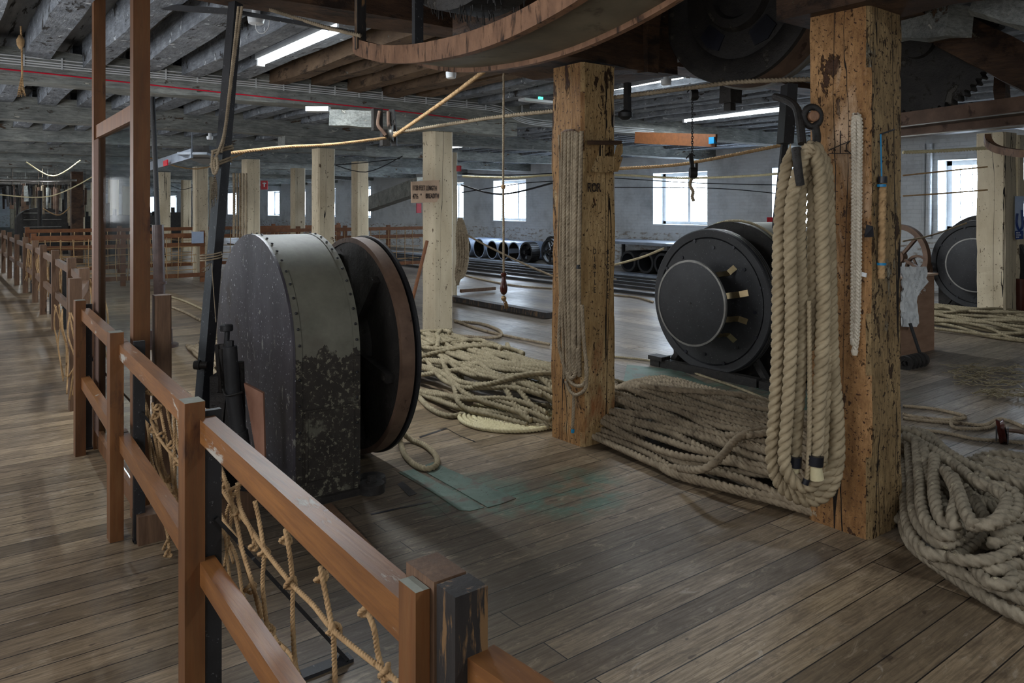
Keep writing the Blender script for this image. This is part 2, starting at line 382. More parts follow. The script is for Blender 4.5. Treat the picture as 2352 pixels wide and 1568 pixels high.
def mat_floor():
    t = NT('floor_boards'); pos = t.coord(kind='World')
    sep = t.n('ShaderNodeSeparateXYZ'); t.l(pos, sep.inputs[0])
    def planks(rotz, row, width, seed):
        v = t.coord(kind='World', rot=(0, 0, rotz)); 
        ad = t.n('ShaderNodeVectorMath', operation='ADD'); t.l(v, ad.inputs[0]); ad.inputs[1].default_value = (seed, seed * .37, 0)
        b = t.n('ShaderNodeTexBrick'); t.l(ad.outputs[0], b.inputs['Vector'])
        b.offset = 0.43; b.inputs['Scale'].default_value = 1.0; b.inputs['Mortar Size'].default_value = 0.0030 if rotz == 0 else 0.006
        b.inputs['Mortar Smooth'].default_value = 0.3
        b.inputs['Brick Width'].default_value = width; b.inputs['Row Height'].default_value = row
        b.inputs['Color1'].default_value = (0, 0, 0, 1); b.inputs['Color2'].default_value = (1, 1, 1, 1); b.inputs['Mortar'].default_value = (0, 0, 0, 1)
        sw = rotz > 0
        g = t.noise(t.coord((26, 1.2, 1) if sw else (1.2, 26, 1), 'World'), 3.2, 5, 0.65, 0.6)
        w = t.noise(t.coord((9, 2.2, 1) if sw else (2.2, 9, 1), 'World'), 2.0, 6, 0.7, 1.2)
        return b.outputs['Color'], b.outputs['Fac'], g, w
    A = planks(0, 0.135, 3.7, 0.3); B = planks(math.radians(90), 0.24, 4.4, 1.7)
    # boards turn to run lengthways beyond the row of rope heaps
    fx = t.math('MULTIPLY', t.math('GREATER_THAN', sep.outputs[0], 4.35), t.math('GREATER_THAN', sep.outputs[1], 4.62))
    br = t.mix(fx, A[0], B[0]); mo = t.mix(fx, A[1], B[1]); gr = t.mix(fx, A[2], B[2]); we = t.mix(fx, A[3], B[3])
    col = t.ramp(br, [(0.0, (124, 106, 84)), (0.5, (146, 126, 101)), (1.0, (162, 141, 114))])
    col = t.mix(t.ramp(gr, [(0.38, (0.0,)), (0.62, (0.7,))]), col, (88, 75, 58))
    col = t.mix(t.ramp(we, [(0.60, (0.0,)), (0.70, (0.6,))]), col, (178, 166, 150))      # pale scuffs
    st = t.noise(t.coord((1, 1, 1), 'World'), 0.75, 6, 0.6, 0.5)
    col = t.mix(t.ramp(st, [(0.44, (0.0,)), (0.72, (0.75,))]), col, (66, 56, 48))          # grease and dirt
    # grey wear beyond the rope heaps
    far = t.ramp(t.math('SUBTRACT', sep.outputs[0], t.math('MULTIPLY', st, 0.8)), [(0.0, (0.0,)), (1.0, (1.0,))])
    fgrey = t.math('MULTIPLY', t.math('GREATER_THAN', sep.outputs[0], 3.7), 0.40)
    col = t.mix(fgrey, col, t.mix(gr, (138, 136, 134), (92, 90, 88)))
    # oily zone round the first machine
    def blob(cx, cy, r, soft):
        d = t.n('ShaderNodeVectorMath', operation='DISTANCE'); t.l(pos, d.inputs[0]); d.inputs[1].default_value = (cx, cy, 0)
        q = t.math('ADD', d.outputs['Value'], t.math('MULTIPLY', t.math('SUBTRACT', st, 0.5), 1.2))
        mr = t.n('ShaderNodeMapRange'); mr.inputs[1].default_value = r; mr.inputs[2].default_value = r + soft; mr.inputs[3].default_value = 1; mr.inputs[4].default_value = 0
        t.l(q, mr.inputs[0]); return mr.outputs[0]
    col = t.mix(t.math('MULTIPLY', blob(1.9, 3.2, 0.7, 0.8), 0.62), col, (58, 54, 48))
    gn = t.noise(t.coord((1, 1, 1), 'World'), 5.5, 6, 0.65)
    gm = t.ramp(gn, [(0.42, (0.0,)), (0.56, (1.0,))])
    for (cx, cy, r) in ((2.45, 3.55, 0.22), (2.9, 3.2, 0.12), (5.5, 3.9, 0.45), (6.4, 3.6, 0.3)):
        col = t.mix(t.math('MULTIPLY', t.math('MULTIPLY', blob(cx, cy, r, 0.25), gm), 0.85), col, (74, 106, 92))
    w2 = t.noise(t.coord((1.6, 5, 1), 'World'), 4.0, 8, 0.78, 0.8)
    col = t.mix(t.ramp(w2, [(0.50, (0.0,)), (0.62, (0.55,))]), col, (74, 60, 48))
    col = t.mix(t.ramp(w2, [(0.34, (0.45,)), (0.44, (0.0,))]), col, (170, 152, 130))
    kn = t.noise(t.coord((1, 1.5, 1), 'World'), 9, 2, 0.5)
    col = t.mix(t.ramp(kn, [(0.70, (0.0,)), (0.73, (0.7,))]), col, (60, 48, 38))
    col = t.mix(mo, col, (34, 28, 24))
    hi = t.n('ShaderNodeHueSaturation'); t.l(col, hi.inputs['Color']); t.l(t.math('ADD', t.math('MULTIPLY', br, 0.34), 0.80), hi.inputs['Value']); col = hi.outputs[0]
    rg = t.math('SUBTRACT', t.math('ADD', t.math('MULTIPLY', gr, 0.45), t.math('MULTIPLY', st, 0.52)), t.math('MULTIPLY', t.math('GREATER_THAN', sep.outputs[0], 4.2), 0.10))
    h = t.math('SUBTRACT', t.math('MULTIPLY', gr, -0.25), t.math('MULTIPLY', mo, 1.0))
    h = t.math('ADD', h, t.math('MULTIPLY', br, 0.25))
    t.bump(h, 0.5, 0.006)
    return t.fin(col, rg, 0, 0.32)
M['floor'] = mat_floor()
def mat_brick():
    t = NT('whitewashed_brick'); v = t.coord(kind='World')
    cx = t.n('ShaderNodeSeparateXYZ'); t.l(v, cx.inputs[0]); cc = t.n('ShaderNodeCombineXYZ')
    t.l(t.math('ADD', cx.outputs[0], cx.outputs[1]), cc.inputs[0]); t.l(cx.outputs[2], cc.inputs[1])
    b = t.n('ShaderNodeTexBrick'); t.l(cc.outputs[0], b.inputs['Vector']); b.inputs['Scale'].default_value = 1
    b.inputs['Mortar Smooth'].default_value = 0.6; b.inputs['Brick Width'].default_value = 0.24; b.inputs['Row Height'].default_value = 0.078; b.inputs['Mortar Size'].default_value = 0.006
    b.inputs['Color1'].default_value = srgb((208, 210, 210)); b.inputs['Color2'].default_value = srgb((213, 215, 215)); b.inputs['Mortar'].default_value = srgb((203, 205, 205))
    n1 = t.noise(v, 1.4, 7, 0.65); col = t.mix(t.ramp(n1, [(0.48, (0.0,)), (0.80, (0.7,))]), b.outputs['Color'], (136, 138, 138))
    n2 = t.noise(t.coord((1, 1, 3), 'World'), 4.5, 5, 0.7)
    zf = t.math('LESS_THAN', cx.outputs[2], 0.95)
    col = t.mix(t.math('MULTIPLY', t.ramp(n2, [(0.52, (0.0,)), (0.60, (0.8,))]), t.math('ADD', t.math('MULTIPLY', zf, 0.9), 0.1)), col, (140, 122, 104))
    t.bump(t.math('ADD', t.math('MULTIPLY', b.outputs['Fac'], -1.0), n1), 0.5, 0.006)
    return t.fin(col, 0.85, 0, 0.3)
M['brick'] = mat_brick()
def mat_case():
    """sheet casing: grey-green paint above a ragged edge, dark flaked iron below"""
    t = NT('casing_sheet'); v = t.coord(kind='World'); sep = t.n('ShaderNodeSeparateXYZ'); t.l(v, sep.inputs[0])
    e = t.noise(t.coord((1, 1, 0.5), 'World'), 5.0, 5, 0.6); n = t.noise(v, 7, 6, 0.7); f = t.noise(v, 34, 4, 0.75)
    up = t.ramp(n, [(0.3, (92, 91, 80)), (0.7, (112, 110, 98))])
    up = t.mix(t.ramp(t.noise(v, 3, 4, 0.6), [(0.5, (0.0,)), (0.75, (0.6,))]), up, (84, 76, 68))
    lo = t.ramp(n, [(0.3, (40, 36, 33)), (0.7, (60, 55, 49))])
    lo = t.mix(t.ramp(f, [(0.56, (0.0,)), (0.60, (0.9,))]), lo, (118, 114, 98))
    lo = t.mix(t.ramp(n, [(0.58, (0.0,)), (0.63, (0.8,))]), lo, (98, 96, 84))
    k = t.math('GREATER_THAN', t.math('ADD', sep.outputs[2], t.math('MULTIPLY', t.math('SUBTRACT', e, 0.5), 0.45)), 0.80)
    t.bump(t.math('ADD', t.math('MULTIPLY', f, 0.4), k), 0.5, 0.004)
    return t.fin(t.mix(k, lo, up), 0.62, 0, 0.3)
M['case'] = mat_case()
def mat_glass(name, tint=(0.9, 0.95, 0.96), rough=0.02, alpha=0.9):
    t = NT(name); tr = t.n('ShaderNodeBsdfTransparent'); tr.inputs[0].default_value = tint + (1,)
    gl = t.n('ShaderNodeBsdfGlossy'); gl.inputs['Roughness'].default_value = rough
    mx = t.n('ShaderNodeMixShader'); mx.inputs[0].default_value = 1 - alpha
    t.l(tr.outputs[0], mx.inputs[1]); t.l(gl.outputs[0], mx.inputs[2])
    t.l(mx.outputs[0], t.t.nodes['Material Output'].inputs[0]); return t.m
M['glass'] = mat_glass('window_glass', (0.95, 0.97, 1.0), 0.02, 0.96)
M['acrylic'] = mat_glass('clear_screen', (0.80, 0.84, 0.86), 0.08, 0.90)
def mat_emit(name, col, s):
    t = NT(name); e = t.n('ShaderNodeEmission'); e.inputs[0].default_value = tuple(col) + (1,); e.inputs[1].default_value = s
    t.l(e.outputs[0], t.t.nodes['Material Output'].inputs[0]); return t.m
M['tube'] = mat_emit('lit_tube', (0.90, 0.97, 1.0), 7.0)
M['green_light'] = mat_emit('green_lamp', (0.1, 0.9, 0.5), 1.5)
# ------------------------------------------------------------------ the setting
def struct(mb, name, m, parent=None, smooth=False):
    o = mb.build(name, m, parent, smooth)
    if parent is None: o['kind'] = 'structure'
    return o
Y0, Y1 = -4.0, 74.0
struct(MB().box(WALL_L - .3, WALL_R + .1, Y0, Y1, -0.12, 0), 'floor', M['floor'])
DECKZ = 3.17
ceil = struct(MB().box(WALL_L - .3, 1.7, Y0, Y1, DECKZ, DECKZ + .08).box(1.7, 5.2, Y0, 0.4, DECKZ, DECKZ + .08)
       .box(1.7, 5.2, 4.6, Y1, DECKZ, DECKZ + .08).box(5.2, WALL_R + .5, Y0, Y1, DECKZ, DECKZ + .08), 'ceiling', M['deck'])
rc = MB().box(1.6, 5.3, 0.3, 4.7, 4.7, 4.8).box(1.6, 1.7, 0.3, 4.7, 3.25, 4.7).box(5.2, 5.3, 0.3, 4.7, 3.25, 4.7)
rc.box(1.7, 5.2, 0.3, 0.4, 3.25, 4.7).box(1.7, 5.2, 4.6, 4.7, 3.25, 4.7)
struct(rc, 'recess', M['beam_dark'], ceil)
# joists, laid lengthways between the cross beams
rj = random.Random(5)
BY = [4.65 + BAY * k for k in range(-2, 20)]       # front faces of the cross beams
def joist_mb(mb, x, ya, yb, w, seed, z0=2.96):
    rr = random.Random(seed); dx = rr.uniform(-.02, .02)
    mb.bar((x + dx, ya, (z0 + DECKZ) / 2), (x - dx, yb, (z0 + DECKZ) / 2), w, DECKZ - z0, seg=5, rough=0.012, seed=seed)
JX = [-1.0 + 0.45 * i for i in range(36)]
count = 0; rest = MB()
for k in range(0, 20):
    ya, yb = BY[k] + .32, BY[k + 1] - .0
    for i, x in enumerate(JX):
        if k <= 1 and x < 5.3 and BY[k] < 4: continue
        w = rj.uniform(.15, .22); vis = (k == 2) or (k == 3) or (k == 4 and x < 11.5)
        z0 = 2.93 + rj.uniform(-.02, .03)
        if vis and count < 100:
            mb = MB(); joist_mb(mb, x, ya, yb, w, 100 * k + i, z0)
            struct(mb, 'joist', M['joist_brown'] if (k == 2 and 2.7 < x < 5.3) else M['joist'], ceil); count += 1
        else: joist_mb(rest, x, ya, yb, w, 100 * k + i, z0)
jr = rest.build('joist', M['joist'], ceil); jr['kind'] = 'stuff'
# long walls
def long_wall(x0, x1, wins, name):
    m = MB(); m.box(x0, x1, Y0, Y1, 0, WINB); m.box(x0, x1, Y0, Y1, WINT, DECKZ)
    y = Y0
    for w in wins:
        m.box(x0, x1, y, w, WINB, WINT); y = w + WINW
    m.box(x0, x1, y, Y1, WINB, WINT)
    return struct(m, name, M['brick'])
long_wall(WALL_R, WALL_R + .5, WINY, 'wall_right')
struct(MB().box(WALL_L - .3, WALL_L - .05, Y0, Y1, 0, DECKZ), 'wall_left', M['brick'])
struct(MB().box(WALL_L - .3, WALL_R + .5, Y1, Y1 + .2, 0, DECKZ), 'wall_back', M['brick'])
struct(MB().box(WALL_L - .3, WALL_R + .5, Y0 - .2, Y0, 0, DECKZ), 'wall_front', M['brick'])
for i, y in enumerate(WINY):
    xw = WALL_R + .43
    f = MB(); b = .09
    f.box(xw - .04, xw + .05, y, y + b, WINB, WINT).box(xw - .04, xw + .05, y + WINW - b, y + WINW, WINB, WINT)
    f.box(xw - .04, xw + .05, y, y + WINW, WINB, WINB + b).box(xw - .04, xw + .05, y, y + WINW, WINT - b, WINT)
    f.box(xw - .05, xw + .04, y + WINW / 2 - .04, y + WINW / 2 + .04, WINB, WINT)
    w = struct(f, 'window_%d' % (i + 1), M['white'])
    g = MB()
    for q in (1, 2, 3, 5, 6, 7):
        if i < 7: g.box(xw - .008, xw + .008, y + WINW * q / 8 - .006, y + WINW * q / 8 + .006, WINB, WINT)
    for q in range(1, 5):
        zz = WINB + (WINT - WINB) * q / 5; g.box(xw - .008, xw + .008, y, y + WINW, zz - .006, zz + .006)
    if i < 9: g.build('glazing_bar', M['white'], w)
    MB().box(xw - .003, xw + .003, y + b, y + WINW - b, WINB + b, WINT - b).build('pane', M['glass'], w)
    MB().box(WALL_R - .03, xw, y - .03, y + WINW + .03, WINB - .03, WINB + .012).build('sill', M['white'], w)

# ------------------------------------------------------------------ cross beams
for k, y in enumerate(BY):
    n = k - 2
    m = M['beam_dark'] if n == 0 else M['beam']
    mb = MB()
    zb = 2.88 if n == 0 else 2.735
    mb.bar((WALL_L, y + .16, zb + .15), (WALL_R + .2, y + .16, zb + .15), .32, .30, seg=46, rough=0.012, seed=k)
    if k == 0 or k == 1: lab = 'grey ceiling beam crossing behind the viewer'
    lab = {0: 'oily brown cross beam above the arched black casing, nearest in view', 1: 'limewashed cross beam carrying the white and red cables',
           2: 'second pale cross beam, next beyond the cable beam', 3: 'third pale cross beam beyond the cable beam'}.get(n, 'pale cross beam far down the long loft')
    if n < 0: continue
    mb.one('cross_beam', m, lab, 'beam', None if n in (0, 1, 2, 3) else 'cross beams receding down the loft')
# steel-dark girder over the two flaking posts
g = MB(); g.bar((3.74, 2.36, 2.72), (3.74, -2.5, 2.72), .42, .30, seg=14, rough=.014, seed=3)
g.one('lengthways_girder', M['beam_dark'], 'heavy dark timber girder lying on top of the nearer ochre post', 'beam')

# ------------------------------------------------------------------ timber posts
def post_mesh(x0, x1, y0, y1, h, seed, rough=.006, chamf=.02, seg=26):
    r = random.Random(seed); m = MB(); vs = []; fs = []
    out = [(x0 + chamf, y0), (x1 - chamf, y0), (x1, y0 + chamf), (x1, y1 - chamf), (x1 - chamf, y1), (x0 + chamf, y1), (x0, y1 - chamf), (x0, y0 + chamf)]
    cx, cy = (x0 + x1) / 2, (y0 + y1) / 2; n = 8
    for i in range(seg + 1):
        z = h * i / seg
        for q, (x, y) in enumerate(out):
            j = noise.noise(Vector((q * 3.1 + seed, z * 2.4, seed))) * rough * 1.6 + r.uniform(-rough, rough) * .5
            s = 1 + j / (x1 - x0) * 2
            vs.append((cx + (x - cx) * s, cy + (y - cy) * s, z))
    for i in range(seg):
        for q in range(n):
            fs.append((i * n + q, i * n + (q + 1) % n, (i + 1) * n + (q + 1) % n, (i + 1) * n + q))
    fs.append(tuple(reversed(range(n)))); fs.append(tuple(seg * n + q for q in range(n)))
    return m.add(vs, fs)
def side_face(o, m2, test):
    o.data.materials.append(m2)
    for p in o.data.polygons:
        if test(p.normal): p.material_index = 1
    return o
PA = post_mesh(3.605, 3.93, 1.90, 2.225, 2.57, 1).one('timber_post', M['post'], 'thick ochre post with flaking paint, hung with the big pale rope hank', 'post')
side_face(PA, M['post_side'], lambda n: n.y < -.8)
P2 = post_mesh(3.485, 3.80, 3.80, 4.125, 2.57, 2).one('timber_post', M['post_cream'], 'flaking cream post with carved letters and thin rope hank', 'post')
side_face(P2, M['post_bare'], lambda n: n.x < -.8)
AX0, AX1, BX0, BX1 = 5.055, 5.35, 7.45, 7.75
lab3 = {0: 'pale cream post carrying the brown measurements board', 1: 'pale cream post standing behind the arched black casing',
        2: 'pale post with long dark ropes hanging on its front', 3: 'pale post next beyond the one hung with dark ropes'}
ORD = ['first', 'second', 'third', 'fourth', 'fifth', 'sixth', 'seventh', 'eighth', 'ninth', 'tenth']
for k in range(18):
    y = 8.25 + BAY * k; m = post_mesh(AX0, AX1, y, y + .29, 2.56, 10 + k, .004, .025, 10)
    m.one('timber_post', M['post_pale'], lab3.get(k, ORD[k] + ' pale post of the near row, counting away from the measurements board' if k < 9 else 'cream post receding beyond the netted cross fence'), 'post', None if k in lab3 or k < 9 else 'near row of cream posts receding')
    y = 11.8 + BAY * k
    m = post_mesh(BX0, BX1, y, y + .28, 2.6, 40 + k, .004, .025, 8)
    if k < 17: m.one('timber_post', M['post_pale'], {0: 'pale post with red alarm box, just behind the measurements post', 1: 'pale post above the netted fence, between casing and measurements post'}.get(k, ORD[k] + ' pale post of the window-side row, counting from the red alarm box' if k < 8 else 'cream post of the window-side row, far away'), 'post', None if k < 8 else 'second row of cream posts')
for (px, d) in ((178, 22.0), (60, 30.0)):
    p = PZ(px, 400, d); post_mesh(p[0] - .15, p[0] + .15, p[1], p[1] + .3, 2.62, int(px), .004, .02, 6).one('timber_post', M['beam_dark'], 'dark brown post in the far left of the loft' if px == 178 else 'dark post farthest left, beyond the distant drum', 'post')
post_mesh(11.35, 11.75, 4.15, 4.5, 2.6, 77, .006).one('timber_post', M['post_pale'], 'pale post in front of the right-hand black drum', 'post')
post_mesh(11.98, 12.16, 4.2, 4.4, 2.6, 78, .004).one('timber_post', M['post_pale'], 'slim pale post beside the blue sign', 'post')
# timber pads between posts and beams
for i, (x0, x1, y, z0, z1) in enumerate(((3.9, 6.35, 8.22, 2.56, 2.735), (4.5, 5.9, 11.8, 2.56, 2.735))):
    MB().bar((x0, y + .15, (z0 + z1) / 2), (x1, y + .15, (z0 + z1) / 2), .30, z1 - z0, seg=8, rough=.006, seed=i).one('bolster', M['beam'],
        ['long pale timber bolster on the measurements post, under the cable beam', 'shorter pale bolster on the post behind the casing'][i], 'beam')

# ------------------------------------------------------------------ lights
def strip_light(x, ya, yb, z, label, group, power=26.0):
    t = thing('strip_light', label, 'light', (x, (ya + yb) / 2, z), group)
    MB().box(x - .05, x + .05, ya, yb, z + .02, z + .075).build('batten', M['white'], t)
    MB().cyl((x, ya + .02, z - .012), (x, yb - .02, z - .012), .022, 10).build('tube', M['tube'], t, True)
    MB().box(x - .035, x + .035, ya - .004, ya + .03, z - .04, z + .03).box(x - .035, x + .035, yb - .03, yb + .004, z - .04, z + .03).build('cap', M['white'], t)
    if power:
        area('strip_lamp', (x, (ya + yb) / 2, z - .045), (0, 0, 0), .09, yb - ya, power, (0.88, 0.95, 1.0))
    return t
strip_light(2.50, 5.38, 7.18, 2.96, 'bright strip light among the grey joists, nearest in view', None, 64)
strip_light(9.2, 6.0, 7.75, 2.93, 'strip light beyond the black drum, left of the big hanging rope', None, 62)
strip_light(6.35, 5.3, 6.6, 2.99, 'strip light glimpsed just right of the carved-letter post', None, 26)
strip_light(2.5, -1.9, -0.1, 2.96, 'strip light behind the viewer', 'strip lights out along the loft', 28)
strip_light(8.4, -1.9, -0.1, 2.96, 'strip light behind the viewer', 'strip lights out along the loft', 40)
for k in range(1, 8):
    for x in (2.5, 9.2):
        strip_light(x, 5.6 + 7.1 * k, 7.3 + 7.1 * k, 2.93, 'distant strip light under the ceiling', 'strip lights out along the loft', 36 if k < 5 else 0)

# ------------------------------------------------------------------ cables along the pale beam
by = BY[3] - .012
for i, dz in enumerate((0.0, .022, .044, .075)):
    z = 2.885 + dz
    pts = [(-1.2, by, z + .015 * math.sin(i)), (1, by, z - .003), (3.2, by, z), (5.3, by, z - .01), (6.05, by, z - .03), (6.5, by, z - .15), (7.5, by, z - .16), (9, by, z - .15)]
    MB().tube(pts, .0065, 6, smooth=6).one('cable', M['white'], ['white cable clipped along the pale beam, lowest of four', 'white cable second lowest of four on the pale beam', 'white cable second highest of four on the pale beam', 'white cable topmost of four on the pale beam'][i], 'cable', 'white cables along the pale beam')
MB().tube([(-1.2, by, 2.845), (0.5, by, 2.83), (2.0, by, 2.80), (3.5, by, 2.775), (4.6, by, 2.755), (5.6, by, 2.72)], .007, 6, smooth=6).one('cable', M['redcable'], 'red cable sagging just below the white cables', 'cable')
cl = MB()
for i in range(22):
    x = .1 + i * .30; cl.box(x, x + .012, by - .012, by + .005, 2.872, 2.975)
cl.one('cable_clips', M['white'], 'small white clips holding the cables on the beam', 'clips', kind='stuff')

# ------------------------------------------------------------------ near fence, rails, brackets, net
fen = thing('barrier_fence', 'orange-brown timber barrier fence with rope netting in the foreground', 'fence', (0.72, 2.5, 0))
FPOST = [(.622, .648, 1.07, 1.125, .985), (.63, .69, 2.475, 2.55, 1.0), (.70, .76, 4.08, 4.16, 1.0), (.765, .825, 5.62, 5.70, 1.0)]
for (x0, x1, ya, yb, h) in FPOST:
    side_face(MB().box(x0, x1, ya, yb, 0, h).build('post', M['fence'], fen), M['worn_top'], lambda n: n.z > .9)
def railbar(a, b, zt, h=.072, w=.05, m='rail'):
    return MB().bar((a[0], a[1], zt - h / 2), (b[0], b[1], zt - h / 2), w, h)
ends = [((.655, 1.127), (.70, 2.5)), ((.70, 2.52), (.765, 4.12)), ((.765, 4.13), (.825, 5.66))]
for (a, b) in ends:
    side_face(railbar(a, b, .945).build('top_rail', M['rail'], fen), M['worn_top'], lambda n: n.z > .9)
    side_face(railbar(a, b, .505).build('lower_rail', M['rail'], fen), M['worn_top'], lambda n: n.z > .9)
# square cap block and stub beside the nearest post
MB().box(.650, .712, 1.06, 1.15, .80, .998).build('cap_block', M['fence_old'], fen)
# steel brackets bolted behind the posts
for (x, y) in ((.70, 2.52), (.79, 4.02), (.83, 5.76)):
    b = MB(); b.box(x, x + .05, y - .012, y + .012, 0, .96)
    b.box(x, x + .50, y - .025, y + .025, 0, .012)
    b.bar((x + .03, y, .62), (x + .48, y, .01), .05, .012)
    b.build('steel_bracket', M['black'], fen)
# rope netting slung inside the rails
rn = random.Random(11)
def knot(mb, p, r):
    p = Vector(p)
    pts = [p + Vector((rn.uniform(-1, 1) * r * .6 + r * math.cos(t), r * .9 * math.sin(t * 2), r * math.sin(t) + rn.uniform(-.3, .3) * r)) for t in [i * 1.05 for i in range(8)]]
    mb.rope([tuple(q) for q in pts], r * .55, smooth=4)
net = MB(); XN = .80
def chain(pp, X=XN, r=.0072):
    net.rope([PX(a, b, X + rn.uniform(-.01, .01)) for a, b in pp], r, pitch=.034)
# long cords running with the rail
chain([(490, 1080), (520, 1140), (570, 1205), (610, 1265), (668, 1338), (720, 1390), (765, 1446), (830, 1500), (885, 1542), (930, 1580)])
chain([(490, 1150), (520, 1205), (550, 1248), (575, 1330), (605, 1410), (640, 1480)], .86)
chain([(490, 1190), (540, 1270), (560, 1370), (600, 1440), (665, 1500), (690, 1560)], .92)
# hanging cords
for pp in ([(505, 1070), (520, 1110), (540, 1180), (556, 1260), (580, 1340), (600, 1420)],
           [(585, 1150), (596, 1200), (606, 1270), (603, 1340), (612, 1430), (616, 1450)],
           [(655, 1215), (665, 1270), (672, 1340), (672, 1420), (676, 1500), (684, 1570)],
           [(735, 1300), (745, 1350), (757, 1410), (765, 1450), (768, 1520), (770, 1575)],
           [(840, 1395), (858, 1440), (868, 1500), (880, 1545), (884, 1580)],
           [(545, 1110), (550, 1160), (575, 1215), (590, 1260)]):
    chain(pp)
for (a, b) in ((545, 1183), (605, 1268), (668, 1338), (765, 1446), (885, 1542), (575, 1350), (616, 1448), (580, 1255), (655, 1238), (740, 1325), (840, 1400), (520, 1115), (540, 1125)):
    knot(net, PX(a, b, XN), .0115)
# second bay of netting, seen between the next pair of posts
chain([(322, 900), (345, 960), (362, 1000), (392, 1040), (425, 1075)], .86)
chain([(335, 960), (345, 1010), (362, 1070), (385, 1110), (420, 1160)], .90)
for pp in ([(318, 890), (330, 930), (340, 980), (347, 1050), (362, 1095), (390, 1150), (410, 1180)], [(325, 900), (345, 960), (360, 1030), (370, 1090), (400, 1140)],
           [(350, 925), (362, 990), (372, 1060), (388, 1110), (404, 1170)], [(368, 940), (380, 1000), (392, 1050), (396, 1100), (410, 1150)],
           [(400, 960), (404, 1000), (412, 1040), (420, 1075)], [(345, 1100), (365, 1150), (385, 1230), (392, 1290), (412, 1325)], [(385, 1240), (372, 1275), (392, 1310)]):
    chain(pp, .88)
for (a, b) in ((362, 935), (352, 985), (392, 1022), (345, 900), (372, 1000), (400, 1130), (388, 1100), (386, 1272), (358, 955), (410, 1060)):
    knot(net, PX(a, b, .87), .013)
# drifts of old netting farther on
for i in range(26):
    y = rn.uniform(2.7, 3.9) if i < 10 else rn.uniform(5.8, 7.4)
    x = .84 + rn.uniform(0, .05)
    net.rope([(x, y, .80), (x + rn.uniform(-.02, .04), y - .05, .66), (x + rn.uniform(0, .06), y + rn.uniform(-.1, .1), .45), (x + rn.uniform(0, .06), y + rn.uniform(-.15, .15), rn.uniform(.1, .3))], .007, pitch=.04, step=.012)
net.build('rope_netting', M['rope_net'], fen, 'all')

# dark worn stump post joined to the near end, and the next rail toward the viewer
st = thing('stump_post', 'black worn square post at the near end of the fence, brown patches showing', 'post', (.80, 1.06, 0))
MB().box(.650, .712, .998, 1.052, 0, .998).build('post_body', M['black_wood'], st)
MB().bar((.70, 1.0, .86), (.76, .35, .86), .055, .075).build('rail', M['rail'], st)

# tall upright frame with clear screen
def mat_haze():
    t = NT('hazy_plastic'); tr = t.n('ShaderNodeBsdfTransparent'); df = t.n('ShaderNodeBsdfDiffuse'); df.inputs[0].default_value = srgb((128, 108, 100))
    mx = t.n('ShaderNodeMixShader'); mx.inputs[0].default_value = 0.45; t.l(tr.outputs[0], mx.inputs[1]); t.l(df.outputs[0], mx.inputs[2])
    t.l(mx.outputs[0], t.t.nodes['Material Output'].inputs[0]); return t.m
scr = thing('screen_frame', 'tall orange timber frame holding a clear plastic screen', 'screen', (.88, 5.0, 0))
def up(x0, x1, ya, yb, z0, z1): return MB().box(x0, x1, ya, yb, z0, z1)
up(.845, .925, 4.30, 4.38, 0, DECKZ).build('upright', M['fence'], scr)
up(.885, .955, 5.72, 5.79, 0, DECKZ).build('upright', M['fence'], scr)
MB().bar((.885, 4.38, 2.10), (.92, 5.72, 2.10), .045, .085).build('crossbar', M['fence'], scr)
MB().bar((.885, 4.38, .07), (.92, 5.72, .07), .045, .09).build('crossbar', M['fence'], scr)
MB().bar((.885, 4.40, 1.09), (.918, 5.70, 1.09), .006, 1.93).build('clear_panel', M['acrylic'], scr)
MB().bar((.878, 5.50, 1.09), (.884, 5.70, 1.09), .005, 1.9).build('edge_strip', mat_haze(), scr, label='hazy plastic edging strip')
stk = MB().bar((.878, 4.42, 1.13), (.883, 4.55, 1.22), .003, .075).build('sticker', M['white'], scr, label='white sticker with red print')
for q in range(2):
    MB().bar((.874, 4.43, 1.12 + .025 * q), (.880, 4.54, 1.195 + .025 * q), .002, .010).build('sticker_print', M['red'], stk)
# extra dark post and foot timbers behind the second post
post_mesh(.95, 1.03, 4.30, 4.38, 1.14, 5, .001, .005, 3).one('short_post', M['fence_old'], 'short dark brown post just behind the tall screen upright', 'post')
MB().box(.80, 1.36, 3.96, 4.10, 0, .135).one('foot_block', M['fence_old'], 'squared timber block on the floor by the second fence post', 'block')

# ------------------------------------------------------------------ corridor fence running away and cross fences
far = thing('corridor_fence', 'worn brown post-and-rail fence receding down the walkway', 'fence', (1.4, 12, 0))
pts = [(.90, 6.9), (1.12, 8.0), (1.245, 9.7), (1.31, 11.6), (1.36, 13.37), (1.43, 15.15), (1.45, 16.96)] + [(1.46 + .01 * i, 18.8 + 1.85 * i) for i in range(22)]
prev = (.80, 5.70)
for i, (x, y) in enumerate(pts):
    w = .085
    MB().box(x, x + w, y, y + w, 0, 1.04).build('post', M['fence_old'], far)
    b = (x + .02, y + .03)
    if i > 0:
        railbar((prev[0] + .06, prev[1] + .04), (x + .06, y + .04), .93, .08, .05).build('top_rail', M['fence_old'], far)
        railbar((prev[0] + .06, prev[1] + .04), (x + .06, y + .04), .50, .08, .05).build('lower_rail', M['fence_old'], far)
    if 0 < i < 9: MB().box(x + .12, x + .17, y, y + .03, 0, .9).build('steel_bracket', M['black'], far)
    prev = (x, y)
fn = MB()
for i in range(90):
    y = rn.uniform(6.9, 17); x = 1.0 + min(1, (y - 6.5) / 5) * .38 + .14
    fn.rope([(x, y, .88), (x + rn.uniform(-.05, .08), y + rn.uniform(-.2, .2), .6), (x + rn.uniform(-.05, .1), y + rn.uniform(-.3, .3), rn.uniform(.15, .4))], .009, pitch=.4, step=.04)
fn.build('rope_netting', M['rope_net'], far, 'all')

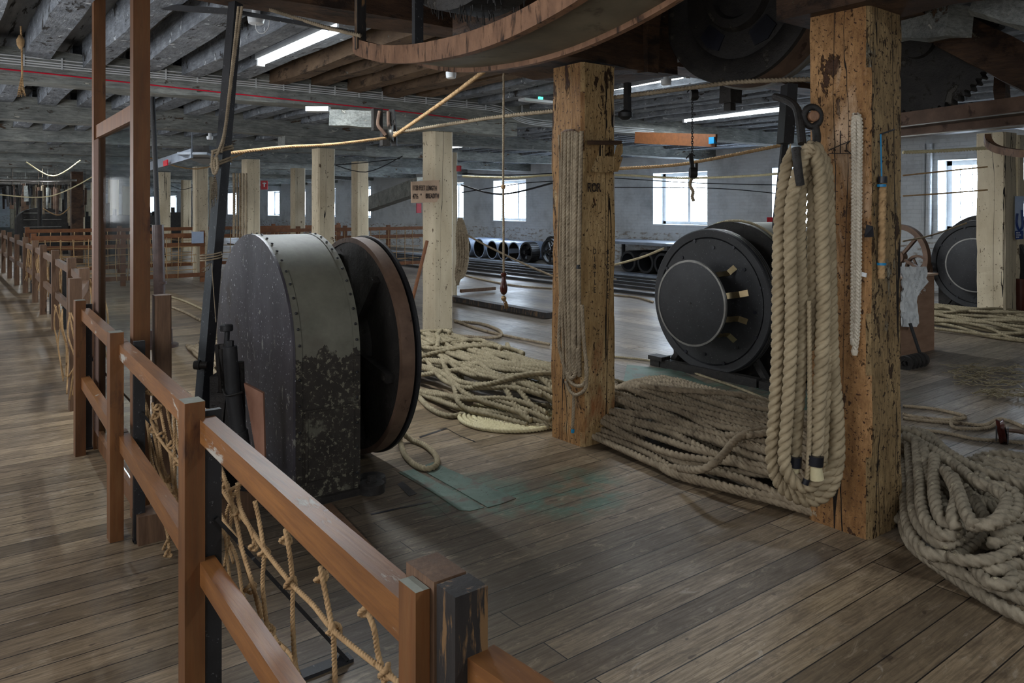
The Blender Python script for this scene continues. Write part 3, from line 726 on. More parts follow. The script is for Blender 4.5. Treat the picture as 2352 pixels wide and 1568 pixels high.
def cross_fence(x0, x1, y, name, label, step=1.6, seed=0, h=1.05):
    t = thing(name, label, 'fence', ((x0 + x1) / 2, y, 0)); r = random.Random(seed); x = x0; xs = []
    while x <= x1 + .01: xs.append(x); x += step
    for x in xs: MB().box(x, x + .09, y, y + .07, 0, h + .05).build('post', M['fence_far'], t)
    for z in (h, h - .20, .20): MB().box(x0, xs[-1] + .09, y - .03, y, z - .085, z).build('rail', M['fence_far'], t)
    n = MB(); z = .28
    while z < h - .2:
        n.rope([(x0 + q * .5, y - .045, z + r.uniform(-.03, .02)) for q in range(int((xs[-1] - x0) / .5) + 1)], .009, pitch=.8, step=.06); z += .17
    for q in range(int((xs[-1] - x0) / .24)):
        n.rope([(x0 + q * .24 + r.uniform(-.03, .03), y - .05, .1), (x0 + q * .24, y - .05, .5), (x0 + q * .24 + r.uniform(-.03, .03), y - .05, h - .08)], .009, pitch=.8, step=.06)
    n.build('rope_netting', M['rope_net'], t, 'all')
    return t
cross_fence(1.6, 5.2, 17.2, 'netted_fence', 'orange timber fence with rope net behind the tall screen frame', 1.55, 1)
cross_fence(5.8, 10.6, 17.6, 'netted_fence', 'orange timber fence with rope net beyond the machine and measurements post', 1.2, 2, 1.1)
cross_fence(1.8, 10.5, 20.6, 'netted_fence', 'farther orange netted fence, behind the first pair', 1.9, 3, 1.1)
a_, b_ = PY(440, 532, 17.1), PY(467, 558, 17.1)
MB().box(a_[0], b_[0], 17.08, 17.10, b_[2], a_[2]).one('notice', M['tin'], 'pale blue notice on the netted fence left of the machine', 'notice')

# boards let into and laid on the floor near the first machine
def slab(pts, z, name, mat, label, cat='board'):
    k = len(pts); q = [G(x, y, 0) for x, y in pts]; vs = [(a, b, 0.001) for a, b, _ in q] + [(a, b, z) for a, b, _ in q]
    MB().add(vs, [tuple(reversed(range(k))), tuple(range(k, 2 * k))] + [(i, (i + 1) % k, k + (i + 1) % k, k + i) for i in range(k)]).one(name, M[mat], label, cat)
slab([(995, 1062), (1085, 1102), (1185, 1145), (1150, 1158), (1120, 1166), (1040, 1120), (960, 1075)], .004, 'floor_board', 'green_board', 'worn green painted board let into the floor right of the rope loop')
slab([(950, 1078), (1030, 1122), (1112, 1166), (1080, 1174), (1055, 1172), (990, 1128), (915, 1085)], .003, 'floor_board', 'green_board', 'second worn green board, nearer the arched casing')
slab([(700, 1185), (760, 1163), (922, 1330), (880, 1400)], .02, 'floor_board', 'fence_old', 'loose dark brown board lying from the casing towards the fence end')
slab([(912, 1112), (925, 1106), (958, 1134), (940, 1140)], .002, 'floor_slot', 'tape', 'small dark slot cut in the floor beside the casing foot', 'slot')
for i, L in enumerate(([(962, 1003), (1024, 982)], [(1024, 982), (1056, 1000)], [(1056, 1000), (1090, 1013)], [(850, 1180), (990, 1150)], [(990, 1150), (1085, 1240)])):
    (a, b), (c, d) = L; slab([(a, b), (c, d), (c + 3, d + 3), (a + 3, b + 3)], .0015, 'floor_groove', 'tape', ['groove left side of the hatch behind the rope loop', 'groove at the top corner of the floor hatch', 'groove at the right of the floor hatch', 'groove in the floor in front of the casing', 'groove running from the casing toward the viewer'][i], 'groove')
slab([(1440, 838), (1560, 850), (1650, 895), (1750, 925), (1700, 948), (1560, 932), (1430, 885)], .004, 'floor_board', 'green_board', 'green painted boards on the floor in front of the black drum')
# ------------------------------------------------------------------ machines
def arch(y0, y1, zt, n=28):
    """outline (y,z) of a round-topped casing"""
    r = (y1 - y0) / 2; c = (y0 + y1) / 2; zc = zt - r
    return [(y0, 0)] + [(c - r * math.cos(math.pi * i / n), zc + r * math.sin(math.pi * i / n)) for i in range(n + 1)] + [(y1, 0)]
def drum_machine():
    t = thing('rope_machine', 'arched black casing with grey riveted barrel top and a flanged drum behind it', 'machine', (1.9, 4.6, 0))
    y0, y1, zt = 3.95, 5.27, 1.435
    o = arch(y0, y1, zt)
    # barrel sheet, open at the ends, and the flat face plate
    cs = MB().prism(o, 'x', 1.56, 1.935).build('casing', M['case'], t, True)
    MB().prism(arch(y0 - .006, y1 + .006, zt + .006), 'x', 1.548, 1.562).build('face_plate', M['case_face'], t, True)
    s = MB()
    def strip(xa, xb, off):
        q = arch(y0 - off, y1 + off, zt + off)
        s.box(xa, xb, y0 - off, y0 + .01, 0, zt - (y1 - y0) / 2); s.box(xa, xb, y1 - .01, y1 + off, 0, zt - (y1 - y0) / 2)
        for i in range(1, len(q) - 2):
            a, b = q[i], q[i + 1]
            s.add([(xa, a[0], a[1]), (xb, a[0], a[1]), (xb, b[0], b[1]), (xa, b[0], b[1]), (xa, a[0] + (.004 if a[0] < 4.6 else -.004), a[1] - .003), (xb, a[0], a[1] - .003), (xb, b[0], b[1] - .003), (xa, b[0], b[1] - .003)],
                  [(0, 1, 2, 3), (7, 6, 5, 4), (0, 4, 5, 1), (2, 6, 7, 3)])
    strip(1.562, 1.60, .004); strip(1.90, 1.938, .004)
    s.build('edge_band', M['case'], cs)
    rv = MB(); c = (y0 + y1) / 2; r = (y1 - y0) / 2 + .006; zc = zt - r + .006
    for x in (1.585, 1.918):
        for i in range(1, 24):
            a = math.pi * i / 24; p = Vector((x, c - r * math.cos(a), zc + r * math.sin(a))); d = Vector((0, -math.cos(a), math.sin(a)))
            rv.lathe(p, d, [(0, .008), (.004, .0075), (.007, .004)], 8)
        for i in range(5):
            rv.lathe((x, y0 - .004, .12 + i * .14), (0, -1, 0), [(0, .008), (.004, .0075), (.007, .004)], 8)
    rv.build('rivet', M['black'], cs, True)
    # door panel low on the near side, plinth
    pn = MB(); pn.box(1.63, 1.90, y0 - .008, y0, .13, .50); pn.box(1.60, 1.92, y0 - .014, y0 - .002, .50, .512); pn.box(1.615, 1.628, y0 - .012, y0, .13, .5)
    pn.build('access_panel', M['case'], cs)
    MB().box(1.52, 1.96, y0 - .03, y1 + .03, 0, .035).build('plinth', M['black_rough'], t)
    # drum: two flanges on a dark hub
    cz, cy = .715, 4.60
    hb = MB(); hb.lathe((1.936, cy, cz), (1, 0, 0), [(0, .20), (.10, .20), (.12, .24), (.20, .24), (.27, .30)], 48, False)
    hb.build('hub', M['black_rough'], t, True)
    wf = MB(); wf.lathe((2.19, cy, cz), (1, 0, 0), [(0, .30), (0, .640), (.004, .662), (.030, .66), (.030, .35)], 96, False)
    for i in range(6):
        a = i * math.pi / 3 + .2
        wf.bar((2.17, cy + .2 * math.cos(a), cz + .2 * math.sin(a)), (2.17, cy + .60 * math.cos(a), cz + .60 * math.sin(a)), .05, .06, up=(1, 0, 0))
    wf.build('flange', M['black_rough'], t, True)
    MB().lathe((2.185, cy, cz), (1, 0, 0), [(0, .658), (0, .690), (.085, .690), (.085, .655)], 96, False).build('rim', M['rust'], t, True)
    MB().lathe((2.29, cy, cz), (1, 0, 0), [(0, .40), (0, .70), (.018, .70), (.018, .40)], 96, False).build('outer_disc', M['black'], t, True)
    for i in range(2):
        bb = MB(); a = 3.3 + i * .5; bb.bar((2.27, cy - .69 * math.cos(a), cz + .69 * math.sin(a)), (2.33, cy - .69 * math.cos(a), cz + .69 * math.sin(a)), .03, .03, up=(0, 0, 1))
        bb.build('bracket', M['steel'], t)
    MB().cyl((1.9, cy, cz), (2.55, cy, cz), .06, 20).build('axle', M['steel'], t, True)
    # bolted foot
    f = MB(); f.lathe((2.0, 3.93, 0), (0, 0, 1), [(0, .075), (.05, .072), (.055, .05)], 28); f.lathe((2.06, 4.05, 0), (0, 0, 1), [(0, .085), (.04, .08), (.05, .05)], 28)
    f.lathe((2.0, 3.93, .052), (0, 0, 1), [(0, .032), (.012, .032)], 20); f.lathe((2.0, 3.93, .06), (0, 0, 1), [(0, .026), (.028, .024)], 6)
    f.build('foot', M['black_rough'], t, True)
    return t
drum_machine()
# clutch lever assembly standing in front of the casing
lv = thing('lever_stand', 'black iron lever and pipe assembly in front of the arched casing', 'machinery', (1.45, 4.3, 0))
def P4(px, py, d=4.02): return PZ(px, py, d)
m = MB(); m.cyl(P4(528, 795), P4(535, 905), .036, 18).cyl(P4(535, 905), P4(548, 990), .040, 18).cyl(P4(548, 990), P4(575, 1150), .046, 18)
m.cyl(P4(528, 782), P4(528, 797), .020, 6)
m.build('pipe', M['black'], lv, True)
m = MB(); m.lathe(P4(520, 752, 4.1), (0, 0, 1), [(-.018, .030), (-.015, .034), (.012, .034), (.016, .028)], 28); m.cyl(P4(522, 757, 4.1), P4(520, 800, 4.1), .014, 12)
m.build('knob', M['black'], lv, True)
m = MB(); m.bar(P4(503, 790, 4.1), P4(512, 900, 4.08), .035, .03).bar(P4(514, 790, 4.1), P4(522, 900, 4.05), .015, .03).bar(P4(500, 800, 4.1), P4(520, 793, 4.1), .03, .03).bar(P4(512, 900, 4.08), P4(500, 1010, 4.08), .05, .05).bar(P4(530, 900, 4.08), P4(525, 1010, 4.08), .03, .04)
m.bar(P4(500, 860, 4.12), P4(498, 1120, 4.12), .09, .05).bar(P4(520, 830, 4.14), P4(522, 1130, 4.14), .11, .06, rough=.006, seg=6).cyl(P4(508, 800, 4.1), P4(512, 900, 4.1), .025, 12).cyl(P4(552, 830, 4.1), P4(556, 1000, 4.12), .02, 12).cyl(P4(498, 930, 4.08), P4(512, 1150, 4.05), .03, 12)
m.build('bracket', M['black_rough'], lv)
m = MB(); m.tube([P4(512, 893, 4.0), P4(520, 908, 3.98), P4(540, 905, 3.96), P4(556, 900, 3.98)], .006, 8, smooth=4); m.build('clamp', M['black_rough'], lv, True)
# leaning board
pa = [PZ(560, 880, 4.02), PZ(604, 903, 4.0), PZ(609, 1095, 3.98), PZ(597, 1095, 3.98)]
pb = [(x + .015, y + .02, z) for x, y, z in pa]
MB().add(pa + pb, [(0, 1, 2, 3), (7, 6, 5, 4), (0, 4, 5, 1), (1, 5, 6, 2), (2, 6, 7, 3), (3, 7, 4, 0)]).one('leaning_board', weathered('pink_brown_board', (132, 88, 68), (176, 130, 108), (3, 3, 1), 3, rough=.5, bump=.2), 'narrow pinkish board leaning against the arched casing', 'board')
# raking black strut with cord lashings
a, b = PZ(541, 8, 4.55), PZ(462, 960, 4.15)
sr = thing('raking_strut', 'tall leaning black square bar left of the arched casing', 'bar', tuple(b))
MB().bar(a, b, .056, .06, up=(1, .5, 0), seg=6, rough=.001).build('bar', M['black'], sr)
bm = MB(); pbl = PZ(447, 838, 4.15); bm.lathe(pbl, (.8, -.6, 0), [(0, .024), (.03, .026), (.032, .018), (.07, .018)], 16); bm.build('bolt', M['black_rough'], sr, True)
lash = MB()
def lashing(px, py, d, turns, r, tilt):
    c = PZ(px, py, d); pts = []
    for i in range(turns * 10):
        t = i / 10 * 2 * math.pi; pts.append((c[0] + .056 * math.cos(t), c[1] + .056 * math.sin(t), c[2] + tilt * math.cos(t) + i * .0014))
    lash.rope(pts, r, pitch=.03, step=.008, smooth=3)
lashing(511, 350, 4.40, 2, .007, .015); lashing(508, 378, 4.38, 2, .007, .02); lashing(485, 598, 4.28, 3, .005, .006)
lash.rope([PZ(548, 15, 4.45), PZ(540, 90, 4.42), PZ(528, 200, 4.38), PZ(516, 300, 4.32), PZ(503, 345, 4.30), PZ(492, 370, 4.28), PZ(496, 400, 4.28)], .0085, pitch=.04)
lash.rope([PZ(556, 15, 4.45), PZ(535, 160, 4.40), PZ(519, 290, 4.34), PZ(508, 350, 4.31)], .0085, pitch=.04)
lash.rope([PZ(489, 345, 4.28), PZ(487, 380, 4.28), PZ(492, 400, 4.27), PZ(500, 385, 4.27), PZ(498, 360, 4.28)], .0085, pitch=.04)
lash.rope([PZ(486, 605, 4.2), PZ(490, 660, 4.18), PZ(496, 740, 4.12)], .0025, pitch=.02)
for i in range(26):
    x = 486 + rn.uniform(-2, 16); lash.rope([PZ(494, 402, 4.27), PZ((494 + x) / 2 + rn.uniform(-3, 3), 425, 4.27), PZ(x, 448 + rn.uniform(0, 30), 4.26 + rn.uniform(-.01, .01))], .0022, pitch=.02, step=.01, smooth=3)
for i in range(8):
    lash.rope([PZ(484, 604, 4.22), PZ(474 + rn.uniform(-6, 6), 615 + rn.uniform(-6, 6), 4.2), PZ(466 + rn.uniform(-6, 8), 622 + rn.uniform(-8, 8), 4.2)], .0018, pitch=.02, step=.01, smooth=3)
o = lash.build('cord_lashing', M['rope_dark'], None, 'all'); tag(o, 'frayed brown cord lashed round the leaning black bar', 'cord')
# floor-standing pipe
fp = thing('upright_pipe', 'upright brown steel pipe rising from a floor flange to the ceiling', 'pipe', G(369, 796))
q = fp.location; m = MB(); d = PZ(369, 796, 8.87)
m.lathe((q.x, q.y, 0), (0, 0, 1), [(0, .19), (.03, .19), (.035, .13), (.2, .125)], 28); m.build('flange', M['pipe'], fp, True)
m = MB(); m.cyl((q.x, q.y, .03), (q.x - .03, q.y, 1.40), .062, 20); m.lathe((q.x, q.y, .25), (0, 0, 1), [(0, .075), (.3, .075)], 20); m.lathe((q.x, q.y, .72), (0, 0, 1), [(0, .068), (.03, .068)], 20); m.build('sleeve', M['pipe'], fp, True)
MB().cyl((q.x - .03, q.y, 1.40), (q.x - .10, q.y - .05, 2.9), .027, 14).build('rod', M['black'], fp, True)

def disc_drum(a, cy, cz, r, rs, gap, cas, label, ybr=True, arch_top=1.46):
    """black drum: small front disc, brass brackets, big flanged wheel, arched casing behind"""
    t = thing('black_drum', label, 'machine', (a + .5, cy, 0))
    fd_ = MB().lathe((a, cy, cz), (1, 0, 0), [(0, .0), (0, rs - .012), (.004, rs), (.03, rs), (.034, rs - .02), (.034, .1)], 96, False).build('front_disc', M['black'], t, True)
    MB().lathe((a - .003, cy, cz), (1, 0, 0), [(0, rs - .016), (0, rs + .002), (.02, rs + .004), (.02, rs - .01)], 96, False).build('disc_edge', M['steel'], fd_, True)
    MB().lathe((a - .004, cy, cz), (1, 0, 0), [(0, 0), (0, .010), (.006, .012)], 12, False).build('centre_pin', M['black_rough'], fd_, True)
    w = a + gap
    wh_ = MB().lathe((w, cy, cz), (1, 0, 0), [(0, .0), (0, r - .09), (.010, r - .085), (-.004, r - .075), (-.008, r - .01), (.0, r), (.035, r + .002), (.04, r - .018), (.06, r - .018), (.062, r), (.095, r), (.1, r - .03), (.1, .2)], 120, False).build('wheel', M['black'], t, True)
    MB().ring((cy, cz), 'x', r - .004, r + .004, w + .033, w + .038, 120).ring((cy, cz), 'x', r - .006, r + .004, w + .060, w + .064, 120).ring((cy, cz), 'x', r - .004, r + .003, w + .09, w + .096, 120).build('bright_rim', M['steel'], wh_)
    for i in range(16):
        h = MB(); an = 2 * math.pi * i / 16 + .1; rr = (r * .86 if i % 2 else r * .75)
        h.cyl((w - .0085, cy + rr * math.cos(an), cz + rr * math.sin(an)), (w + .005, cy + rr * math.cos(an), cz + rr * math.sin(an)), .017, 12)
        h.build('hole', M['tape'], wh_)
    if ybr:
        for i, an in enumerate((-.85, -.33, .26, .85)):
            u, v2 = -math.cos(an), math.sin(an); b = MB()
            p = []
            for (dx, rr) in ((.03, rs - .05), (.07, rs - .035), (.13, rs - .025), (gap - .09, rs - .03), (gap - .04, rs - .02), (gap - .006, rs + .05)):
                for sgn in (-1, 1): p.append((a + dx, cy + u * rr + sgn * .028 * v2, cz + v2 * rr - sgn * .028 * u))
            k = len(p); p2 = [(x + .004, y + .006 * u, z + .006 * v2) for x, y, z in p]
            fs = []
            for j in range(k // 2 - 1):
                fs += [(2*j, 2*j+1, 2*j+3, 2*j+2), (k+2*j+2, k+2*j+3, k+2*j+1, k+2*j), (2*j, 2*j+2, k+2*j+2, k+2*j), (2*j+1, k+2*j+1, k+2*j+3, 2*j+3)]
            b.add(p + p2, fs); b.build('bracket', M['brass'], t, True)
    c0 = w + .10
    MB().cyl((w + .05, cy, cz), (c0 + .3, cy, cz), .30, 32).build('hub', M['black_rough'], t, True)
    MB().prism(arch(cy - r - .03, cy + r + .03, arch_top), 'x', c0 + .22, c0 + .24).build('casing_face', M['black_rough'], t, True)
    MB().prism(arch(cy - r - .02, cy + r + .02, arch_top - .01), 'x', c0 + .24, c0 + .24 + cas).build('casing', M['case'], t, True)
    ft = MB(); ft.box(w - .05, c0 + .3 + cas, cy - r - .02, cy - r + .10, 0, .07).box(w - .05, c0 + .3 + cas, cy + r - .1, cy + r + .02, 0, .07)
    ft.bar((w, cy - .55, .04), (w, cy + .60, .04), .08, .08); ft.box(w - .08, w + .05, cy + .52, cy + .70, .07, .11)
    for s_ in (-1, 1): ft.bar((w + .12, cy + s_ * .55, .04), (w + .12, cy + s_ * .25, .45), .05, .06, up=(1, 0, 0))
    ft.build('base_frame', M['black_rough'], t)
    return t
disc_drum(5.62, 4.66, .715, .68, .395, .27, .75, 'large black drum wheel with brass brackets between the two ochre posts')
disc_drum(11.90, 4.75, .775, .635, .385, .10, .9, 'black drum wheel near the window behind the pale post at the right edge', False, 1.50)
MB().rope([(6.30, 4.66 - .73 * math.cos(i * .16), .71 + .76 * math.sin(i * .16)) for i in range(0, 20)], .014, pitch=.06).one('rope', M['rope'], 'thin rope lying over the top of the black drum casing', 'rope', None, 'all')

# ------------------------------------------------------------------ overhead machinery
gp = thing('guard_pan', 'curved timber-rimmed metal pan hung under the ceiling, over the arched casing', 'guard', (2.1, 3.1, 2.35))
prof = [(4.08, 2.500), (4.04, 2.470), (3.9, 2.425), (3.7, 2.375), (3.45, 2.335), (3.2, 2.312), (2.9, 2.300), (2.6, 2.312), (2.3, 2.352), (2.05, 2.405), (1.8, 2.475), (1.5, 2.57)]
P_ = [Vector((0, a, b)) for a, b in prof]; P_ = catmull(P_, 5)
def shell(mb, x0, x1, dz0, dz1):
    vs = []; fs = []; n = len(P_)
    for p in P_:
        vs += [(x0, p.y, p.z + dz0), (x1, p.y, p.z + dz0), (x1, p.y, p.z + dz1), (x0, p.y, p.z + dz1)]
    for i in range(n - 1):
        for k in range(4):
            k2 = (k + 1) % 4; fs.append((i*4+k, i*4+k2, i*4+4+k2, i*4+4+k))
    fs += [(3, 2, 1, 0), (n*4-4, n*4-3, n*4-2, n*4-1)]
    mb.add(vs, fs)
m = MB(); shell(m, 1.955, 1.995, .0, .095); m.build('rim', M['wood_rim'], gp, True)
m = MB(); shell(m, 1.995, 2.34, .020, .030); m.build('pan_sheet', M['galv'], gp, True)
m = MB(); shell(m, 2.34, 2.372, -.005, .07); m.build('rim', M['wood_rim'], gp, True)
m = MB(); m.bar((1.975, 4.02, 2.50), (1.975, 4.02, 3.16), .055, .035); m.build('hanger', M['black_wood'], gp)
m = MB(); m.bar((2.0, 3.42, 2.42), (2.0, 3.42, 3.0), .05, .03).bar((2.36, 2.4, 2.38), (2.36, 2.4, 3.2), .05, .03); m.build('hanger', M['black'], gp)
pw = thing('overhead_pulley', 'dusty dark pulley wheel turning inside the curved guard pan', 'wheel', (2.15, 3.1, 3.2))
MB().lathe((2.03, 3.1, 3.28), (1, 0, 0), [(0, .2), (0, .70), (.01, .72), (.26, .72), (.27, .70), (.27, .2)], 72, False).build('pulley', M['black_rough'], pw, True)
m = MB()
for i in range(170):
    t = -math.pi * (i + .5) / 170 + rn.uniform(-.01, .01); x = 2.02 + rn.uniform(0, .27); rr = .715
    p = Vector((x, 3.1 + rr * math.cos(t), 3.28 + rr * math.sin(t)))
    m.bar(p, p + Vector((rn.uniform(-.01, .01), .0, -rn.uniform(.02, .05))), .006, .004)
m.build('hanging_dust', M['black_rough'], pw)
ow = thing('dished_pulley', 'large dark dished wheel under the ceiling between the ochre posts', 'pulley', (4.35, 3.25, 3.0))
MB().lathe((4.33, 3.22, 3.05), (1, 0, 0), [(.03, .0), (.03, .16), (.0, .18), (.0, .24), (.05, .26), (.05, .44), (.02, .47), (.0, .58), (.0, .615), (.03, .62)], 96, False).build('dished_face', M['black_rough'], ow, True)
MB().lathe((4.36, 3.22, 3.05), (1, 0, 0), [(0, .60), (0, .62), (.20, .62), (.20, .60)], 96, False).build('rim', M['rust'], ow, True)
MB().lathe((4.56, 3.22, 3.05), (1, 0, 0), [(0, .55), (0, .635), (.05, .635), (.05, .55)], 96, False).build('back_flange', M['steel'], ow, True)
for i in range(5):
    m = MB(); a_ = i * 2 * math.pi / 5 + .35; m.prism([(3.22 + r_ * math.cos(a_ + w_), 3.05 + r_ * math.sin(a_ + w_)) for r_, w_ in ((.29, -.28), (.40, -.25), (.42, 0), (.40, .25), (.29, .28))], 'x', 4.370, 4.385)
    m.build('spoke_hole', M['tape'], ow)
# dark blocks, hangers and a log end beside the right post
m = MB(); m.bar((2.95, 4.18, 2.84), (4.42, 4.18, 2.84), .78, .52, seg=6, rough=.012)
m.one('oily_timber_block', M['beam_dark'], 'massive dark oily timber resting on the carved-letter post', 'beam')
m = MB(); m.bar((4.12, 3.80, 2.56), (4.12, 3.78, 3.0), .12, .10, rough=.006, seg=3); m.one('timber_cleat', M['beam_dark'], 'dark cleat on the timber above the carved-letter post', 'block')
def tbar(p, q_, w, h, mat, name, label, cat='beam', **k):
    mb = MB(); mb.bar(p, q_, w, h, seg=6, rough=.006, seed=len(label), **k); return mb.one(name, M[mat], label, cat)
tbar(PZ(2030, -30, 4.3), PZ(2175, 60, 5.2), .22, .20, 'beam_dark', 'timber_brace', 'rough dark brace timber running right from the top of the ochre post')
m = MB(); m.bar(PZ(1990, 70, 5.0), PZ(2205, 48, 4.4), .20, .17, seg=5, rough=.012); m.one('log_end', M['beam'], 'greyish sawn beam end poking out beside the top of the ochre post', 'beam')
tbar(PZ(2180, 70, 5.4), PZ(2420, 190, 5.0), .25, .26, 'beam_dark', 'timber_brace', 'dark timber slanting down to the top right corner')
tbar(PZ(2240, 5, 4.2), PZ(2420, 60, 4.0), .16, .12, 'beam', 'pale_timber_end', 'pale dusty timber end at the top right corner')
tbar(PZ(2302, 120, 5.4), PZ(2302, 296, 5.4), .09, .07, 'beam_dark', 'hanger_post', 'short dark hanger post holding the steel channels, top right', 'post')
for (a_, b_, dd, lb) in (((2060, 292), (2440, 246), 5.6, 'upper rusty steel channel right of the big ochre post'), ((2060, 314), (2440, 278), 5.7, 'lower rusty steel channel right of the big ochre post')):
    s_ = thing('steel_channel', lb, 'beam', PZ(a_[0], a_[1], dd))
    p0, p1 = Vector(PZ(a_[0], a_[1], dd)), Vector(PZ(b_[0], b_[1], dd * .82))
    m = MB(); m.bar(p0, p1, .10, .010); m.bar(p0 + Vector((0, 0, .05)), p1 + Vector((0, 0, .05)), .01, .10); m.build('web', M['rust'], s_)
    MB().bar(p0 + Vector((0, 0, -.008)), p1 + Vector((0, 0, -.008)), .12, .008).build('flange', M['steel'], s_)
# toothed wheel
gc = Vector(PZ(2110, 95, 5.6)); gw = thing('toothed_wheel', 'big black toothed gear wheel overhead, right of the ochre post', 'gear', tuple(gc))
m = MB(); R_ = .50; n_ = 64; vs = []
for i in range(n_ * 4):
    t = 2 * math.pi * i / (n_ * 4); rr = R_ if i % 4 < 2 else R_ + .028; vs.append((gc.y + rr * math.cos(t), gc.z + rr * math.sin(t)))
m.prism(vs, 'x', gc.x, gc.x + .10); m.build('toothed_rim', M['black_rough'], gw)
MB().lathe((gc.x - .04, gc.y, gc.z), (1, 0, 0), [(0, 0), (0, .12), (.05, .13)], 24, False).build('hub', M['black_rough'], gw, True)
# curved guard at right edge
cg = MB(); cc = Vector(PZ(2370, 312, 6.6))
for i in range(9):
    t0, t1 = math.pi * (1.02 - i * .05), math.pi * (1.02 - (i + 1) * .05)
pts = [PZ(2268, 312, 6.6), PZ(2272, 330, 6.55), PZ(2290, 342, 6.45), PZ(2320, 349, 6.3), PZ(2360, 353, 6.1), PZ(2420, 350, 5.9)]
for dz in (0,):
    pp = catmull([Vector(p) for p in pts], 4)
    for i in range(len(pp) - 1): cg.bar(pp[i], pp[i + 1] + (pp[i + 1] - pp[i]) * .1, .05, .06)
cg.one('curved_guard', M['wood_rim'], 'small curved timber guard above the pale post at right edge', 'guard')

# ------------------------------------------------------------------ rope heaps along the floor
def floor_heap(name, ya, yb, cx, hw, h, n, r, seed, mat, label, wig=.10, cross=8, taper_ends=.25, extra=(), zb=0.0):
    rr = random.Random(seed); mb = MB(); L = abs(yb - ya)
    def surf(u, y):
        e = min(1.0, min(abs(y - ya), abs(yb - y)) / taper_ends) ** .5
        return h * e * max(0.0, 1 - abs(u) ** 2.2) ** .75
    for layer, (cnt, f) in enumerate(((n, 1.0), (n // 2, .55))):
        for i in range(cnt):
            u0 = -1 + 2 * (i + .5) / cnt + rr.uniform(-.05, .05)
            am = wig * rr.uniform(.4, 1.3); ph = rr.uniform(0, 6.28); fr = rr.uniform(.5, 1.3); ph2 = rr.uniform(0, 6.28); fr2 = rr.uniform(1.2, 2.6)
            pts = []; k = max(8, int(L / .14)); lift = rr.uniform(-.006, .012)
            a0, a1 = rr.uniform(0, .12) * L, rr.uniform(0, .10) * L
            for j in range(k + 1):
                y = ya + a0 + (yb - a1 - ya - a0) * j / k if yb > ya else ya - a0 - (ya - a0 - yb - a1) * j / k
                u = u0 + am / hw * math.sin(fr * 2 * math.pi * j / k + ph) + .25 * am / hw * math.sin(fr2 * 2 * math.pi * j / k + ph2)
                u = max(-.98, min(.98, u))
                z = r + zb + surf(u, y) * f + lift * math.sin(ph2 + j * .5)
                pts.append((cx(y) + u * hw, y, max(r * .9, z)))
            mb.rope(pts, r * rr.uniform(.93, 1.05), pitch=r * 4.8, smooth=3, step=r * .62)
    for i in range(cross):
        yc = ya + (yb - ya) * rr.uniform(.1, .9); ln = rr.uniform(.5, 1.0); us = rr.uniform(-.9, -.3); ue = rr.uniform(.2, .85)
        if rr.random() < .5: us, ue = ue, us
        pts = []
        for j in range(9):
            y = yc + ln * (j / 8 - .5); y = max(min(ya, yb) + .03, min(max(ya, yb) - .03, y)); u = us + (ue - us) * (.5 - .5 * math.cos(math.pi * j / 8)) + .1 * math.sin(j)
            pts.append((cx(y) + u * hw, y, r + surf(u, y) + r * 1.5 + .01 * math.sin(j * 1.3)))
        mb.rope(pts, r, pitch=r * 4.8, smooth=4, step=r * .62)
    for e in extra: mb.rope(e, r, pitch=r * 4.8, smooth=6, step=r * .62)
    return mb.one(name, M[mat], label, 'rope', None, 'all')
def lerp(tab):
    def f(y):
        for (a, xa), (b, xb) in zip(tab, tab[1:]):
            if a <= y <= b: return xa + (xb - xa) * (y - a) / (b - a)
        return tab[0][1] if y < tab[0][0] else tab[-1][1]
    return f
HX1 = [[G(x, y, z) for x, y, z in L] for L in (
    [(958, 905, .02), (985, 935, .02), (1030, 955, .02), (1080, 950, .02), (1110, 960, .02), (1180, 975, .02), (1262, 978, .03)],
    [(1050, 785, .30), (1053, 830, .22), (1063, 880, .14), (1075, 905, .09), (1100, 918, .06), (1150, 935, .05), (1262, 930, .06)],
    [(1110, 785, .32), (1135, 810, .30), (1165, 845, .25), (1190, 865, .2), (1262, 890, .16)],
    [(1165, 790, .3), (1180, 820, .27), (1210, 845, .22), (1262, 868, .18)],
    [(980, 775, .32), (1040, 788, .33), (1100, 780, .34), (1135, 800, .3), (1150, 830, .25)],
    [(1060, 790, .33), (1085, 830, .25), (1120, 865, .2), (1180, 850, .22), (1210, 830, .24)])]
floor_heap('rope_heap', 7.3, 4.15, lerp([(4.1, 4.12), (5, 3.86), (7.3, 4.1)]), .62, .30, 34, .0225, 2, 'rope', 'heap of tan rope on the floor between the drum and the carved-letter post', .12, 7, .5, HX1)
HX2 = [[G(x, y, z) for x, y, z in L] for L in (
    [(1413, 880, .26), (1440, 930, .2), (1465, 985, .12), (1490, 1040, .06), (1530, 1080, .04), (1600, 1105, .03), (1700, 1125, .03), (1790, 1140, .03)],
    [(1420, 895, .26), (1470, 925, .24), (1530, 985, .18), (1580, 1020, .15), (1700, 1050, .12), (1800, 1065, .12)],
    [(1560, 1075, .10), (1610, 1078, .16), (1650, 1055, .22), (1690, 1010, .27), (1730, 990, .30), (1790, 985, .30)])]
floor_heap('rope_heap', 4.35, 2.05, lerp([(2.0, 4.30), (3, 4.14), (4.4, 4.3)]), .66, .30, 42, .0235, 7, 'rope_dark', 'heap of brown dusty rope spread between the two ochre posts', .055, 2, .4, HX2)
def C8(L, zf): return [G(1652 + x / 3.357, 950 + y / 3.357, zf(i, len(L)) if callable(zf) else zf) for i, (x, y) in enumerate(L)]
hp = lambda a, b, c: (lambda i, n: a + (b - a) * (i / (n - 1)) * 2 if i < n / 2 else b + (c - b) * (i / (n - 1) - .5) * 2)
